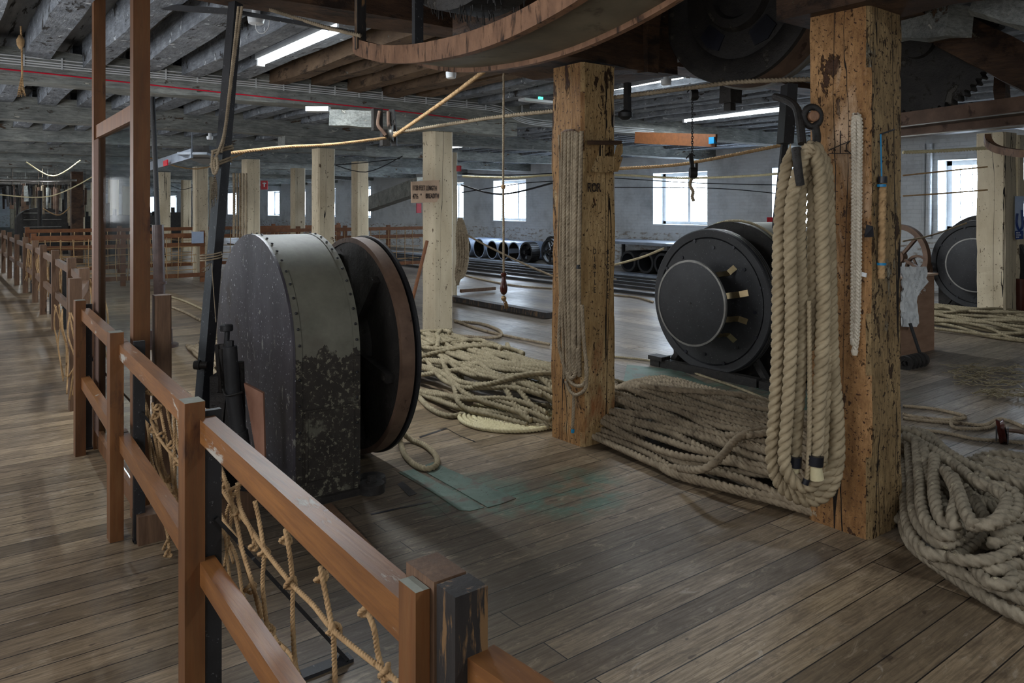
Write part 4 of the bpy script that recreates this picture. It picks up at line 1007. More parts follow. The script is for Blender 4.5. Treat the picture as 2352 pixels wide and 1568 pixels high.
loops = [C8([(1410, 210), (1430, 500), (1445, 800), (1500, 960), (1620, 1080), (1800, 1090), (1950, 1000), (2060, 850), (2100, 700), (2040, 600), (1900, 500), (1750, 350), (1600, 200), (1480, 130)], hp(.16, .12, .30)),
    C8([(1460, 200), (1485, 480), (1505, 760), (1590, 920), (1720, 1000), (1860, 960), (1960, 880)], hp(.24, .17, .20)),
    C8([(1520, 200), (1545, 500), (1570, 760), (1650, 890), (1750, 940), (1850, 905)], hp(.29, .22, .22)),
    C8([(1575, 250), (1610, 500), (1630, 700), (1700, 860), (1780, 910)], hp(.30, .22, .18)),
    C8([(1660, 330), (1655, 600), (1700, 800), (1790, 880), (1870, 860)], hp(.32, .25, .22)),
    C8([(1740, 430), (1830, 620), (1800, 790), (1830, 890)], hp(.33, .3, .25)),
    C8([(1800, 480), (1860, 640), (1900, 760), (1960, 850)], hp(.33, .32, .3)),
    C8([(1420, 120), (1600, 160), (1760, 300), (2000, 430), (2200, 500), (2420, 580)], hp(.22, .3, .28)),
    C8([(1440, 170), (1680, 300), (1850, 420), (2010, 540), (2200, 570), (2290, 640), (2270, 760), (2120, 850)], hp(.28, .34, .3)),
    C8([(2000, 480), (2130, 590), (2220, 660), (2170, 790), (2080, 850), (1900, 860)], hp(.33, .33, .28)),
    C8([(1405, 300), (1415, 600), (1425, 860), (1480, 1000), (1560, 1080), (1700, 1180), (1800, 1250), (2000, 1380), (2200, 1500), (2420, 1600)], hp(.07, .035, .035)),
    C8([(1640, 1110), (1760, 1180), (1900, 1240), (2100, 1330), (2400, 1450)], hp(.09, .08, .07)),
    C8([(1780, 1100), (1900, 1130), (2050, 1130), (2200, 1090), (2300, 1000), (2280, 960), (2100, 1000)], hp(.14, .17, .2)),
    C8([(1830, 1110), (2000, 1160), (2150, 1210), (2290, 1160), (2400, 1180)], hp(.12, .13, .14)),
    C8([(1950, 1180), (2080, 1300), (2230, 1310), (2250, 1230), (2120, 1160)], hp(.10, .12, .13)),
    C8([(2080, 870), (2200, 850), (2300, 800), (2420, 780)], .24), C8([(2140, 940), (2260, 900), (2420, 900)], .22), C8([(2200, 1000), (2320, 1040), (2420, 1010)], .18),
    C8([(2100, 1200), (2250, 1260), (2420, 1230)], .10), C8([(2150, 1340), (2280, 1320), (2420, 1330)], .08), C8([(1700, 620), (1760, 760), (1850, 840), (1960, 800)], .16), C8([(1880, 560), (1990, 700), (2060, 820), (2150, 900)], .22)]
mb = MB()
for i, L in enumerate(loops): mb.rope(L, .0295 if i < 12 else .028, pitch=.15, smooth=7, step=.018)
mb.one('rope_heap', M['rope_tar'], 'pile of thick flecked rope loops lying at the foot of the nearer ochre post', 'rope', None, 'all')
floor_heap('rope_heap', 2.0, -.4, lerp([(-.5, 4.35), (2.0, 4.48)]), .62, .24, 20, .030, 9, 'rope_tar', 'thick rope heap underneath the loops at the lower right edge', .10, 0, .3)
floor_heap('rope_heap', 5.4, 2.6, lerp([(2.5, 11.0), (5.4, 11.1)]), .75, .22, 22, .022, 12, 'rope', 'long heap of tan rope in front of the right-hand drum', .12, 7, .4)
floor_heap('rope_heap', 9.3, 6.6, lerp([(6.5, 2.45), (9.3, 2.75)]), .38, .08, 12, .024, 15, 'rope_dark', 'low bundle of grey rope by the foot of the upright pipe', .12, 3, .3)
# neat flat coil by the carved-letter post
def flat_coil(c, r0, r1, rad, turns, mat, label, z=0):
    pts = []
    for i in range(int(turns * 26)):
        t = i / 26; a_ = t * 2 * math.pi; rr = r0 + (r1 - r0) * t / turns; pts.append((c[0] + rr * math.cos(a_), c[1] + rr * math.sin(a_), z + rad))
    m = MB(); m.rope(pts, rad, pitch=rad * 4.4, smooth=2, step=rad * .6); return m.one('flat_coil', M[mat], label, 'rope', None, 'all')
flat_coil((3.55, 4.66), .06, .42, .018, 10, 'rope_cream', 'neat flat spiral coil of pale rope beside the carved-letter post', .0)
# loop hanging under the drum
MB().rope([G(918, 990, .12), G(920, 1015, .05), G(930, 1045, .02), G(955, 1068, .02), G(985, 1076, .02), G(1003, 1066, .02), G(1000, 1045, .02), G(975, 1022, .02), G(945, 1010, .02), G(915, 985, .10), G(900, 960, .2)], .019, pitch=.085, step=.012).one('rope', M['rope'], 'single rope loop dangling onto the floor below the brown-rimmed drum', 'rope', None, 'all')

# ------------------------------------------------------------------ big hanging hank on the nearer post
hk = MB(); D0 = 3.70
def H(L, d, taper=None, r=.0285, pitch=.128):
    r *= 1.13
    pts = [PZ(p[0], p[1], d + (p[2] if len(p) > 2 else 0)) for p in L]
    if taper:
        vs, fs = rope_arrays(pts, r, pitch, 3, 6, pitch / 12, 7, taper, .42); hk.add(vs, fs)
    else:
        vs, fs = rope_arrays(pts, r, pitch, 3, 6, pitch / 12, 7, None, .42); hk.add(vs, fs)
# outer left rope, tapered end at the top, looping under to the right side
H([(1816, 330), (1809, 368), (1797, 450), (1789, 555), (1787, 700), (1785, 830), (1778, 960), (1772, 1040), (1780, 1085), (1797, 1112), (1830, 1130), (1865, 1134), (1893, 1112), (1912, 1070), (1920, 1020), (1917, 900), (1911, 780), (1908, 650), (1904, 520), (1898, 430), (1885, 360), (1868, 336), (1850, 350, .06), (1838, 400, .08)], 3.70, .10)
H([(1872, 338, -.02), (1852, 350), (1832, 400), (1817, 480), (1815, 600), (1818, 720), (1814, 850), (1806, 980), (1801, 1050), (1808, 1085), (1830, 1112), (1858, 1118), (1882, 1095)], 3.64)
H([(1880, 350, .07), (1858, 370, .03), (1842, 430), (1838, 550), (1842, 700), (1839, 850), (1831, 980), (1827, 1060)], 3.70, None, .026)
H([(1856, 338, .0), (1864, 372), (1866, 450), (1865, 560), (1866, 680), (1862, 760), (1858, 800, .04)], 3.72, None, .024)
H([(1848, 345, .0), (1872, 352), (1884, 420), (1889, 560), (1891, 700), (1887, 830), (1879, 960), (1874, 1050)], 3.64, None, .031)
H([(1866, 342, .08), (1895, 372), (1903, 440), (1906, 560), (1910, 700), (1912, 850), (1907, 960), (1902, 1050), (1890, 1090), (1868, 1112), (1845, 1128), (1812, 1112), (1794, 1080), (1789, 1000), (1797, 900), (1800, 800), (1798, 700)], 3.76, None, .027)
H([(1912, 840), (1922, 930), (1926, 1010), (1925, 1060), (1914, 1110), (1890, 1140), (1858, 1150), (1826, 1140), (1796, 1118), (1778, 1085)], 3.70)
H([(1878, 345, .05), (1886, 370, .03), (1896, 440, .03), (1900, 560, .04), (1901, 700, .04), (1898, 850, .04), (1893, 960, .04), (1888, 1060, .04)], 3.66, None, .025)
hko = hk.one('hanging_hank', M['rope_big'], 'big hank of very thick pale rope hanging on the left of the nearer ochre post', 'rope', None, 'all')
def on_hank(mb, name, mat, smooth=True, label=None): return mb.build(name, M[mat], hko, smooth, label)
for m in (MB().cyl(PZ(1826, 1048, 3.685), PZ(1825, 1072, 3.685), .032, 16), MB().cyl(PZ(1874, 1046, 3.62), PZ(1872, 1068, 3.62), .037, 16), MB().cyl(PZ(1853, 1100, 3.62), PZ(1849, 1112, 3.62), .016, 12)): on_hank(m, 'tape_whipping', 'tape', True, 'black tape binding')
m = MB(); m.cyl(PZ(1872, 1068, 3.62), PZ(1876, 1100, 3.62), .028, 14, .033).cyl(PZ(1825, 1072, 3.685), PZ(1825, 1084, 3.685), .028, 14, .022)
on_hank(m, 'cut_end', 'rope_cream')
m = MB(); vs, fs = rope_arrays([PZ(1858, 690, 3.66), PZ(1859, 800, 3.66), PZ(1860, 950, 3.64), PZ(1857, 1050, 3.62), PZ(1852, 1102, 3.62)], .0125, .06, 3, 4, .007, 6); m.add(vs, fs)
on_hank(m, 'thin_end', 'rope_big', 'all')
# iron hook and eye carrying the hank
hook = thing('iron_hook', 'dark iron eye and curved hook carrying the big hank', 'hook', PZ(1865, 300, 3.72))
m = MB(); c = Vector(PZ(1865, 268, 3.78)); nrm = Vector((-FW[0], -FW[1], 0))
tr = []
for i in range(25):
    t = 2 * math.pi * i / 24; tr.append(c + Vector((RT[0], RT[1], 0)) * (.040 * math.cos(t)) + Vector((0, 0, 1)) * (.048 * math.sin(t)))
m.tube(tr, .017, 12); m.tube([PZ(1872, 290, 3.78), PZ(1876, 320, 3.76), PZ(1866, 345, 3.74), PZ(1845, 352, 3.70), PZ(1832, 345, 3.68)], .020, 12, smooth=5)
m.build('eye', M['black_rough'], hook, True)
m = MB(); m.tube([PZ(1780, 222, 4.0), PZ(1810, 232, 3.9), PZ(1830, 250, 3.82), PZ(1838, 290, 3.76), PZ(1842, 330, 3.72)], .020, 10, smooth=6); m.build('curved_strap', M['black_rough'], hook, True)
m = MB(); m.tube([PZ(1828, 340, 3.62), PZ(1832, 380, 3.60), PZ(1838, 425, 3.61)], .020, 12, smooth=5); m.build('leather_tongue', M['black_rough'], hook, True)
m = MB(); m.lathe(c, tuple(nrm), [(-.03, .026), (.03, .026), (.035, .02)], 18); m.build('wooden_peg', M['wood_rim'], hook, True)
m = MB(); m.bar(PZ(1813, 195, 4.6), PZ(1803, 330, 4.6), .12, .06); m.build('mount_plate', M['black'], hook)
MB().bar(PZ(1802, 330, 4.8), PZ(1781, 525, 4.8), .035, .035).one('black_rod', M['black'], 'thin black rod slanting behind the big hank', 'bar')

# ------------------------------------------------------------------ things on the nearer post
FX, FYp = 3.600, 1.895
def onface(px, py, off=.012): return PX(px, py, FX - off)
m = MB()
def braid(mb, L, r):
    for ph in range(3):
        A, q = resample(np.array([tuple(p) for p in catmull([Vector(p) for p in L], 6)]), .006)
        T, N, B = frames(A); w = 2 * np.pi * q / .055 + ph * 2 * np.pi / 3
        C_ = A + N * (r * .62 * np.sin(w))[:, None] + B * (r * .40 * np.sin(2 * w))[:, None]
        vs, fs = tube_arrays(C_, np.full(7, r * .50), 0.0, 7); mb.add(vs, fs)
braid(m, [onface(1966, 262, .02), onface(1962, 290, .02), onface(1963, 400, .02), onface(1962, 550, .02), onface(1961, 700, .02), onface(1960, 780, .02)], .015)
braid(m, [onface(1968, 262, .02), onface(1975, 285, .02), onface(1974, 400, .02), onface(1973, 550, .02), onface(1971, 700, .02), onface(1968, 770, .02), onface(1964, 803, .02)], .015)
br = m.one('braided_line', M['rope_white'], 'doubled white braided line hanging from a nail on the ochre post', 'rope', None, True)
m = MB(); m.lathe(onface(1962, 785, .02), (0, 0, 1), [(-.022, .010), (-.012, .018), (.012, .018), (.022, .010)], 14).lathe(onface(1963, 806, .02), (0, 0, 1), [(-.02, .012), (0, .017), (.02, .010)], 14); m.build('knot', M['rope_white'], br, True)
MB().cyl(onface(1958, 262, 0), onface(1968, 262, .045), .004, 8).one('nail', M['rust'], 'nail from which the white braided line hangs', 'nail')
# short rope sample on the narrow face
def onnear(px, py, off=.02): return PY(px, py, FYp - off)
m = MB(); m.rope([onnear(2028, 425), onnear(2026, 500), onnear(2025, 580), onnear(2024, 640)], .0185, pitch=.10, step=.010)
sm = m.one('rope_sample', M['rope_net'], 'short brown rope length hung by blue string on the ochre post', 'rope', None, 'all')
MB().cyl(onnear(2027, 405), onnear(2027, 420), .022, 12).build('tape_whipping', M['tape'], sm, True)
MB().lathe(onnear(2025, 426), (0, 0, 1), [(-.006, .021), (.006, .021)], 14).lathe(onnear(2025, 606), (0, 0, 1), [(-.006, .021), (.006, .021)], 14).build('blue_tie', M['blue'], sm, True)
MB().bar(onnear(2023, 308, .012), onnear(2025, 405, .012), .006, .004, up=(1, 0, 0)).build('blue_string', M['blue'], sm)
MB().cyl(onnear(2018, 310, -.01), onnear(2055, 297, .05), .004, 8).build('nail', M['black'], sm)
MB().add([onface(1985, 545, .004), onface(1990, 515, .012), onface(2006, 520, .004), onface(2007, 544, .008), onface(2006, 540, .0), onface(1990, 515, .0), onface(1985, 540, .0), onface(2006, 520, .0)], [(0, 1, 2, 3), (4, 7, 5, 6), (0, 6, 5, 1), (2, 7, 4, 3)]).one('tape_scrap', M['tape'], 'scrap of dark blue-black tape stuck on the ochre post', 'tape')
MB().bar(onface(1975, 628, .006), onface(1990, 632, .006), .008, .02).one('label_tag', M['white'], 'small clear plastic tag beside the white braided line', 'tag')
# scratched sign on the post: thin painted strokes
mk = MB()
def stroke(L, w=.004, f=onface):
    for a_, b_ in zip(L, L[1:]): mk.bar(f(*a_, .003), f(*b_, .003), .004, w)
stroke([(1905, 352), (1955, 353)]); stroke([(1903, 345), (1956, 322)]); stroke([(1930, 300), (1930, 352)]); stroke([(1955, 353), (1944, 345), (1944, 332), (1950, 326)])
mk.one('pencil_marks', M['ink'], 'thin black scribed lines on the ochre post beside the braided line', 'marks')

# ------------------------------------------------------------------ the carved-letter post
PXF, PYN = 3.478, 3.792
def onL(px, py, off=.02): return PX(px, py, PXF - off)
def onR(px, py, off=.006): return PY(px, py, PYN - off)
hh = MB()
xs = [(1292, 1288, 1296), (1301, 1296, 1304), (1309, 1305, 1311), (1327, 1320, 1320), (1336, 1330, 1331), (1316, 1312, 1318), (1298, 1293, 1290), (1322, 1316, 1316)]
rads = [.011, .013, .018, .017, .016, .013, .012, .013]; bots = [870, 875, 868, 860, 865, 850, 700, 855]
for i, ((a_, b_, c_), r_, bt) in enumerate(zip(xs, rads, bots)):
    hh.rope([onL(a_, 304 - 3 * (i % 3), .025), onL((a_ + b_) / 2, 420, .03), onL(b_, 600, .03 + .004 * (i % 3)), onL((b_ + c_) / 2, 750, .03), onL(c_, bt, .03)], r_, pitch=r_ * 5, step=r_ * .7)
def loopL(L, r_, o=.035): hh.rope([onL(x, y, o) for x, y in L], r_, pitch=r_ * 5, step=r_ * .7)
loopL([(1337, 700), (1341, 780), (1346, 830), (1348, 860), (1342, 880), (1328, 886), (1312, 878), (1300, 855), (1290, 820), (1284, 790), (1285, 740), (1288, 690)], .0135)
loopL([(1345, 840), (1347, 870), (1345, 890), (1335, 902), (1320, 906), (1308, 895), (1300, 875)], .013, .03)
loopL([(1327, 800), (1326, 840), (1320, 862), (1310, 868), (1304, 855)], .014, .04)
loopL([(1318, 905), (1317, 940), (1315, 985)], .012, .03)
loopL([(1284, 310), (1286, 400), (1283, 500), (1282, 560), (1286, 700), (1282, 770)], .007, .02)
hh2 = hh.one('rope_hank', M['rope_dark'], 'slim hank of several thin ropes hanging on the carved-letter post', 'rope', None, 'all')
MB().cyl(onL(1316, 985, .03), onL(1315, 993, .03), .012, 10).build('blue_end', M['blue'], hh2, True)
MB().bar(onL(1329, 608, .04), onL(1329, 617, .04), .022, .02).build('tape', M['tape'], hh2)
MB().tube([onL(1290, 306, 0), onL(1300, 300, .03), onL(1318, 299, .03), onL(1322, 306, .0)], .008, 8, smooth=4).one('iron_staple', M['rust'], 'iron staple the thin rope hank hangs from', 'hook')
# battered wooden bracket on the near face
bk = thing('wood_bracket', 'battered cream wooden block bracket nailed high on the carved-letter post', 'bracket', onR(1388, 400, .05))
def quadblk(L, d0, d1, name, mat):
    k = len(L); vs = [onR(x, y, d1) for x, y in L] + [onR(x, y, d0) for x, y in L]
    fs = [tuple(range(k)), tuple(reversed(range(k, 2 * k)))] + [(i, k + i, k + (i + 1) % k, (i + 1) % k) for i in range(k)]
    MB().add(vs, fs).build(name, M[mat], bk)
quadblk([(1349, 322), (1428, 323), (1429, 333), (1349, 332)], -.01, .055, 'top_ledge', 'beam_dark')
quadblk([(1378, 333), (1390, 333), (1390, 361), (1372, 358)], -.01, .05, 'cheek', 'post_cream')
quadblk([(1417, 333), (1430, 330), (1431, 350), (1424, 362), (1408, 362)], -.01, .06, 'cheek', 'post_cream')
quadblk([(1372, 358), (1431, 360), (1427, 372), (1420, 394), (1390, 396), (1356, 394), (1366, 370)], -.01, .07, 'nose_block', 'post_cream')
# letters and marks
def text(s_, loc, size, mat, label, cat='lettering', rotz=0.0, parent=None, vertical=False, name='lettering', squeeze=1.0):
    cu = bpy.data.curves.new(name, 'FONT'); cu.body = s_; cu.size = size; cu.extrude = .0012; cu.offset = size * .012; cu.align_x = 'CENTER' if vertical else 'LEFT'
    if vertical: cu.space_line = 1.0
    tmp = bpy.data.objects.new(name, cu); COL.objects.link(tmp); cu.materials.append(M[mat])
    bpy.context.view_layer.update(); me = bpy.data.meshes.new_from_object(tmp.evaluated_get(bpy.context.evaluated_depsgraph_get()))
    bpy.data.objects.remove(tmp); o = bpy.data.objects.new(name, me); COL.objects.link(o)
    o.rotation_euler = (math.radians(90), 0, rotz); o.scale = (squeeze, 1, 1)
    if parent: o.parent = parent; o.location = Vector(loc) - root_loc(parent)
    else: o.location = loc; tag(o, label, cat)
    return o
text('ROR', onR(1349, 440, .006), .085, 'ink', 'scratched letters ROR high on the carved-letter post', squeeze=.72)
text('D\nI\nR\nT\nI\nE', onR(1366, 583, .006), .052, 'ink', 'vertical scratched word DIRTIE on the carved-letter post', vertical=True, squeeze=.7)
text('8\nC\nO\nR\nT\nI\nE', onR(1396, 584, .006), .050, 'ink', 'vertical scratched letters beside the word DIRTIE', vertical=True, squeeze=.7)
# measurements board
bd = thing('measurement_board', 'brown board lettered 1128 FEET LENGTH and BREADTH on a pale post', 'sign', PY(980, 440, 8.20))
vs = [PY(x, y, 8.20) for x, y in ((946, 417), (1009, 413), (1010, 453), (1003, 464), (947, 466))]; k = len(vs)
vb = [(x, y + .03, z) for x, y, z in vs]
MB().add(vs + vb, [tuple(range(k)), tuple(reversed(range(k, 2 * k)))] + [(i, k + i, k + (i + 1) % k, (i + 1) % k) for i in range(k)]).build('board', M['sign'], bd)
text('1128 FEET LENGTH', PY(947.5, 436.5, 8.195), .085, 'ink', '', parent=bd, squeeze=.485)
text("47½  ''", PY(947.5, 456, 8.195), .085, 'ink', '', parent=bd, squeeze=.55)
text('BREADTH', PY(977.5, 455, 8.195), .085, 'ink', '', parent=bd, squeeze=.52)
# ------------------------------------------------------------------ ropes in the air
def air(L, r, mat, label, group=None, pitch=None, name='rope', smooth=6):
    m = MB(); m.rope(L, r, pitch or r * 4.6, step=max(r * .8, .008), smooth=smooth); return m.one(name, M[mat], label, 'rope', group, 'all')
air([PZ(1112, 163, 5.9), PZ(1020, 232, 6.6), PZ(905, 312, 7.4)], .019, 'rope_net', 'rope slanting down from the guard pan to the pulley block')
air([PZ(526, 352, 6.2), PZ(650, 338, 6.6), PZ(760, 332, 7.0), PZ(886, 317, 7.4)], .015, 'rope_net', 'golden rope running left from the pulley block to the leaning bar')
air([PZ(905, 306, 7.4), PZ(1000, 290, 7.1), PZ(1130, 270, 6.6), PZ(1278, 254, 6.1)], .018, 'rope_dark', 'rope running from the pulley block to the carved-letter post')
air([PZ(1400, 225, 5.4), PZ(1560, 205, 5.1), PZ(1700, 188, 4.9), PZ(1866, 182, 4.6)], .016, 'rope_dark', 'hairy rope passing under the dished wheel between ochre posts')
air([PZ(1400, 388, 8.2), PZ(1540, 380, 7.9), PZ(1640, 364, 7.6), PZ(1801, 332, 7.2)], .018, 'rope_net', 'brown rope rising to the right between the ochre posts')
air([PZ(1062, 405, 16), PZ(1180, 408, 15.6), PZ(1280, 401, 15.2), PZ(1430, 402, 15), PZ(1560, 409, 14.6), PZ(1700, 405, 14.2), PZ(1800, 398, 14)], .024, 'rope_cream', 'pale yellow rope stretched level across in front of the windows')
for i, (L, lb) in enumerate((([(1062, 398, 15), (1160, 402, 15), (1275, 398, 15)], 'black wire just above the pale yellow rope'), ([(1060, 425, 14), (1150, 446, 13), (1270, 420, 12)], 'dark drooping cable across the far windows'),
        ([(1400, 408, 15), (1600, 420, 15), (1800, 425, 15)], 'upper black wire crossing the middle window'), ([(1400, 430, 15), (1590, 431, 15), (1700, 436, 15), (1800, 446, 15)], 'lower black wire crossing the middle window'),
        ([(1060, 442, 14), (1200, 421, 14), (1275, 416, 14)], 'thin dark wire rising across the far window'), ([(750, 372, 16), (840, 395, 16), (925, 358, 16)], 'dark sagging wire behind the pale posts'),
        ([(750, 380, 16.5), (830, 374, 16.5), (920, 364, 16)], 'dark straight wire behind the pale posts'), ([(390, 425, 22), (420, 435, 22), (455, 425, 22)], 'dark wire sagging between distant posts'))):
    MB().tube([PZ(*p) for p in L], .010 if i != 1 else .016, 6, smooth=6).one('wire', M['black'], lb, 'wire', None, None)
for i, (L, lb) in enumerate((([(2074, 350, 9), (2170, 346, 9), (2268, 340, 9)], 'thick pale rope stretched above the right-hand window'), ([(2074, 403, 9), (2170, 393, 9), (2268, 383, 9)], 'thin tan line crossing the right-hand window top'),
        ([(2074, 450, 9), (2170, 444, 9), (2268, 436, 9)], 'thin brown line crossing the right-hand window middle'), ([(2074, 554, 10), (2140, 540, 10.4), (2220, 512, 10.8)], 'slack line leading onto the right-hand drum'),
        ([(1400, 611, 9.0), (1470, 592, 8.3), (1524, 571, 7.7)], 'tan rope leading onto the black drum from the left'), ([(1052, 528, 12.5), (1120, 565, 11.8), (1200, 604, 11.2), (1268, 633, 10.7)], 'slanting rope dropping to the floor beyond the drop handle'))):
    air([PZ(*p) for p in L], (.022, .010, .010, .012, .014, .016)[i], ('rope_cream', 'rope_net', 'rope_net', 'rope_dark', 'rope', 'rope_dark')[i], lb)
for (a_, b_, dd, lb, mt) in (((330, 358), (575, 345), 17, 'yellow line under the ceiling left of the leaning bar', 'rope_net'), ((0, 447), (240, 390), 20, 'slack white line far down the loft', 'rope_cream'), ((60, 372), (185, 368), 18, 'loose white line looping by the far drum', 'rope_cream'),
        ((98, 478), (178, 455), 23, 'yellow line above the far drum', 'rope_net')):
    p0, p1 = PZ(*a_, dd), PZ(*b_, dd); mid = tuple((x + y) / 2 - (.35 if i == 2 else 0) for i, (x, y) in enumerate(zip(p0, p1)))
    air([p0, mid, p1], .016, mt, lb)
# drop line with turned handle
dl = thing('drop_line', 'thin hanging line with dark red turned wooden handle and tassel', 'rope', PZ(1157, 640, 6.2))
m = MB(); m.rope([PZ(1157, 160, 6.2), PZ(1156, 400, 6.2), PZ(1157, 626, 6.2)], .010, pitch=.05, step=.01, smooth=1); m.build('line', M['rope_dark'], dl, 'all')
c = PZ(1157, 626, 6.2)
MB().lathe(c, (0, 0, -1), [(0, .010), (.004, .022), (.014, .026), (.024, .022), (.034, .016), (.06, .018), (.09, .026), (.12, .031), (.15, .029), (.17, .020), (.178, .008)], 24).build('handle', M['handle'], dl, True)
MB().lathe(PZ(1156, 429, 6.2), (0, 0, 1), [(-.02, .008), (-.008, .018), (.01, .018), (.02, .008)], 10).lathe(PZ(1156, 679, 6.2), (.2, 0, -1), [(0, .01), (.015, .022), (.03, .020), (.045, .01)], 12).build('knot', M['rope_net'], dl, True)
m = MB()
for i in range(16): m.rope([PZ(1157, 684, 6.2), PZ(1160 + rn.uniform(-4, 5), 695, 6.2), PZ(1164 + rn.uniform(-6, 4), 708 + rn.uniform(-4, 3), 6.2 + rn.uniform(-.01, .01))], .003, pitch=.03, step=.01, smooth=2)
m.build('tassel', M['rope_net'], dl, 'all')
MB().rope([PZ(1152, 165, 6.21), PZ(1157, 160, 6.2), PZ(1157, 150, 6.2)], .008).build('hitch', M['rope_dark'], dl, 'all')
# frayed end hanging at far left
fe = thing('frayed_end', 'short frayed rope end hanging from the ceiling at far left', 'rope', PZ(48, 180, 6.0))
m = MB(); m.rope([PZ(48, 60, 6.0), PZ(50, 110, 6.0), PZ(51, 180, 6.0)], .008, pitch=.05, step=.01, smooth=4); m.lathe(PZ(47, 98, 6.0), (0, 0, 1), [(-.05, .008), (-.02, .025), (.02, .028), (.06, .01)], 8)
for i in range(18): m.rope([PZ(50, 172, 6.0), PZ(49 + rn.uniform(-5, 5), 195, 6.0), PZ(50 + rn.uniform(-10, 9), 216 + rn.uniform(-5, 6), 6.0 + rn.uniform(-.02, .02))], .004, pitch=.03, step=.02, smooth=2)
m.build('tassel', M['rope_net'], fe, 'all')
# pulley block bolted to the pale bolster
pb_ = thing('pulley_block', 'black iron double pulley block bolted under the cable beam', 'pulley', PZ(890, 290, 7.6))
d_ = 7.55
m = MB(); m.bar(PZ(866, 250, d_), PZ(866, 300, d_), .10, .05).bar(PZ(900, 252, d_), PZ(905, 300, d_), .07, .05).bar(PZ(884, 298, d_), PZ(884, 335, d_), .08, .06).bar(PZ(905, 298, d_), PZ(906, 335, d_), .06, .05); m.build('frame', M['black_rough'], pb_)
m = MB(); m.tube([PZ(872, 255, d_ - .05), PZ(868, 285, d_ - .06), PZ(878, 300, d_ - .06), PZ(886, 310, d_ - .05)], .018, 8, smooth=5); m.tube([PZ(892, 256, d_ - .05), PZ(893, 285, d_ - .06), PZ(902, 300, d_ - .06), PZ(908, 315, d_ - .05)], .018, 8, smooth=5)
m.build('shackle', M['rust'], pb_, True)
MB().lathe(PZ(894, 305, d_ - .06), (RT[0], RT[1], 0), [(0, .03), (0, .085), (.012, .065), (.03, .065), (.042, .085), (.042, .03)], 28, False).build('sheave', M['steel'], pb_, True)
MB().bar(PZ(705, 251, 8.0), PZ(757, 251, 8.0), .12, .05).one('light_fitting', M['white'], 'old white-splashed fitting under the cable beam', 'fitting')
m = MB(); m.bar(PZ(762, 272, 7.9), PZ(858, 276, 7.9), .22, .16, seg=5, rough=.006); m.one('pale_block', M['beam'], 'pale block with rounded end left of the pulley block', 'block')
# hanging dark blocks and chain right of the carved-letter post
for (px, py0, py1, d_, nm, lb) in ((1592, 200, 232, 6.5, 'hanging_block', 'upper black hanging pulley block with chain'), (1590, 352, 410, 6.5, 'hanging_block', 'lower black knotted tackle at the end of the chain')):
    t = thing(nm, lb, 'pulley', PZ(px, py0, d_)); m = MB()
    c = PZ(px + 2, py1 - 14, d_); m.lathe((c[0], c[1], c[2]), (RT[0], RT[1], 0), [(-.03, .02), (-.028, .045), (.028, .045), (.03, .02)], 18); m.build('sheave', M['black_rough'], t, True)
    m = MB(); m.bar(PZ(px - 4, py0, d_), PZ(px + 2, py1, d_), .035, .03, rough=.004, seg=4).bar(PZ(px + 10, py0 + 22, d_), PZ(px + 9, py1 - 5, d_), .02, .02)
    m.tube([PZ(px - 14, py0 + 12, d_), PZ(px - 4, py0 + 2, d_), PZ(px + 6, py0 + 6, d_)], .006, 6, smooth=4)
    m.build('strap', M['black_rough'], t)
m = MB()
for i in range(22):
    py = 232 + i * 5.6; c = Vector(PZ(1590, py, 6.5)); u = Vector((RT[0], RT[1], 0)) if i % 2 else Vector((FW[0], FW[1], 0))
    m.tube([c + u * (.008 * math.cos(t)) + Vector((0, 0, .014 * math.sin(t))) for t in [j * math.pi / 4 for j in range(9)]], .0035, 5)
m.one('chain', M['black'], 'thin black chain between the two hanging blocks', 'chain', None, True)
m = MB(); m.rope([PZ(1589, 410, 6.5), PZ(1585, 425, 6.5), PZ(1592, 440, 6.5), PZ(1590, 452, 6.5), PZ(1594, 462, 6.5)], .016, pitch=.05, step=.01); m.one('rope_end', M['rope_dark'], 'ragged brown rope end below the hanging tackle', 'rope', None, 'all')
m = MB(); m.bar(PZ(1678, 195, 5.6), PZ(1678, 238, 5.6), .13, .1, seg=3, rough=.004).bar(PZ(1676, 238, 5.6), PZ(1676, 254, 5.6), .06, .06); m.one('roller_block', M['black_rough'], 'dusty dark roller block under the dished wheel', 'block')
m = MB(); m.bar(PZ(1460, 316, 9.6), PZ(1645, 323, 8.4), .03, .14); ob = m.one('orange_plank', M['orange'], 'bright orange plank slung under the ceiling beyond the tackle', 'plank')
MB().bar(PZ(1637, 315, 8.42), PZ(1637, 330, 8.42), .05, .07).build('blue_tie', M['blue'], ob)
MB().bar(PZ(1441, 190, 5.3), PZ(1441, 265, 5.3), .035, .04).lathe(PZ(1436, 262, 5.3), (0, 0, 1), [(-.04, .02), (-.02, .05), (.01, .05), (.03, .02)], 14).one('iron_bracket', M['black'], 'black iron rod and cup beside the carved-letter post top', 'bracket', smooth=True)
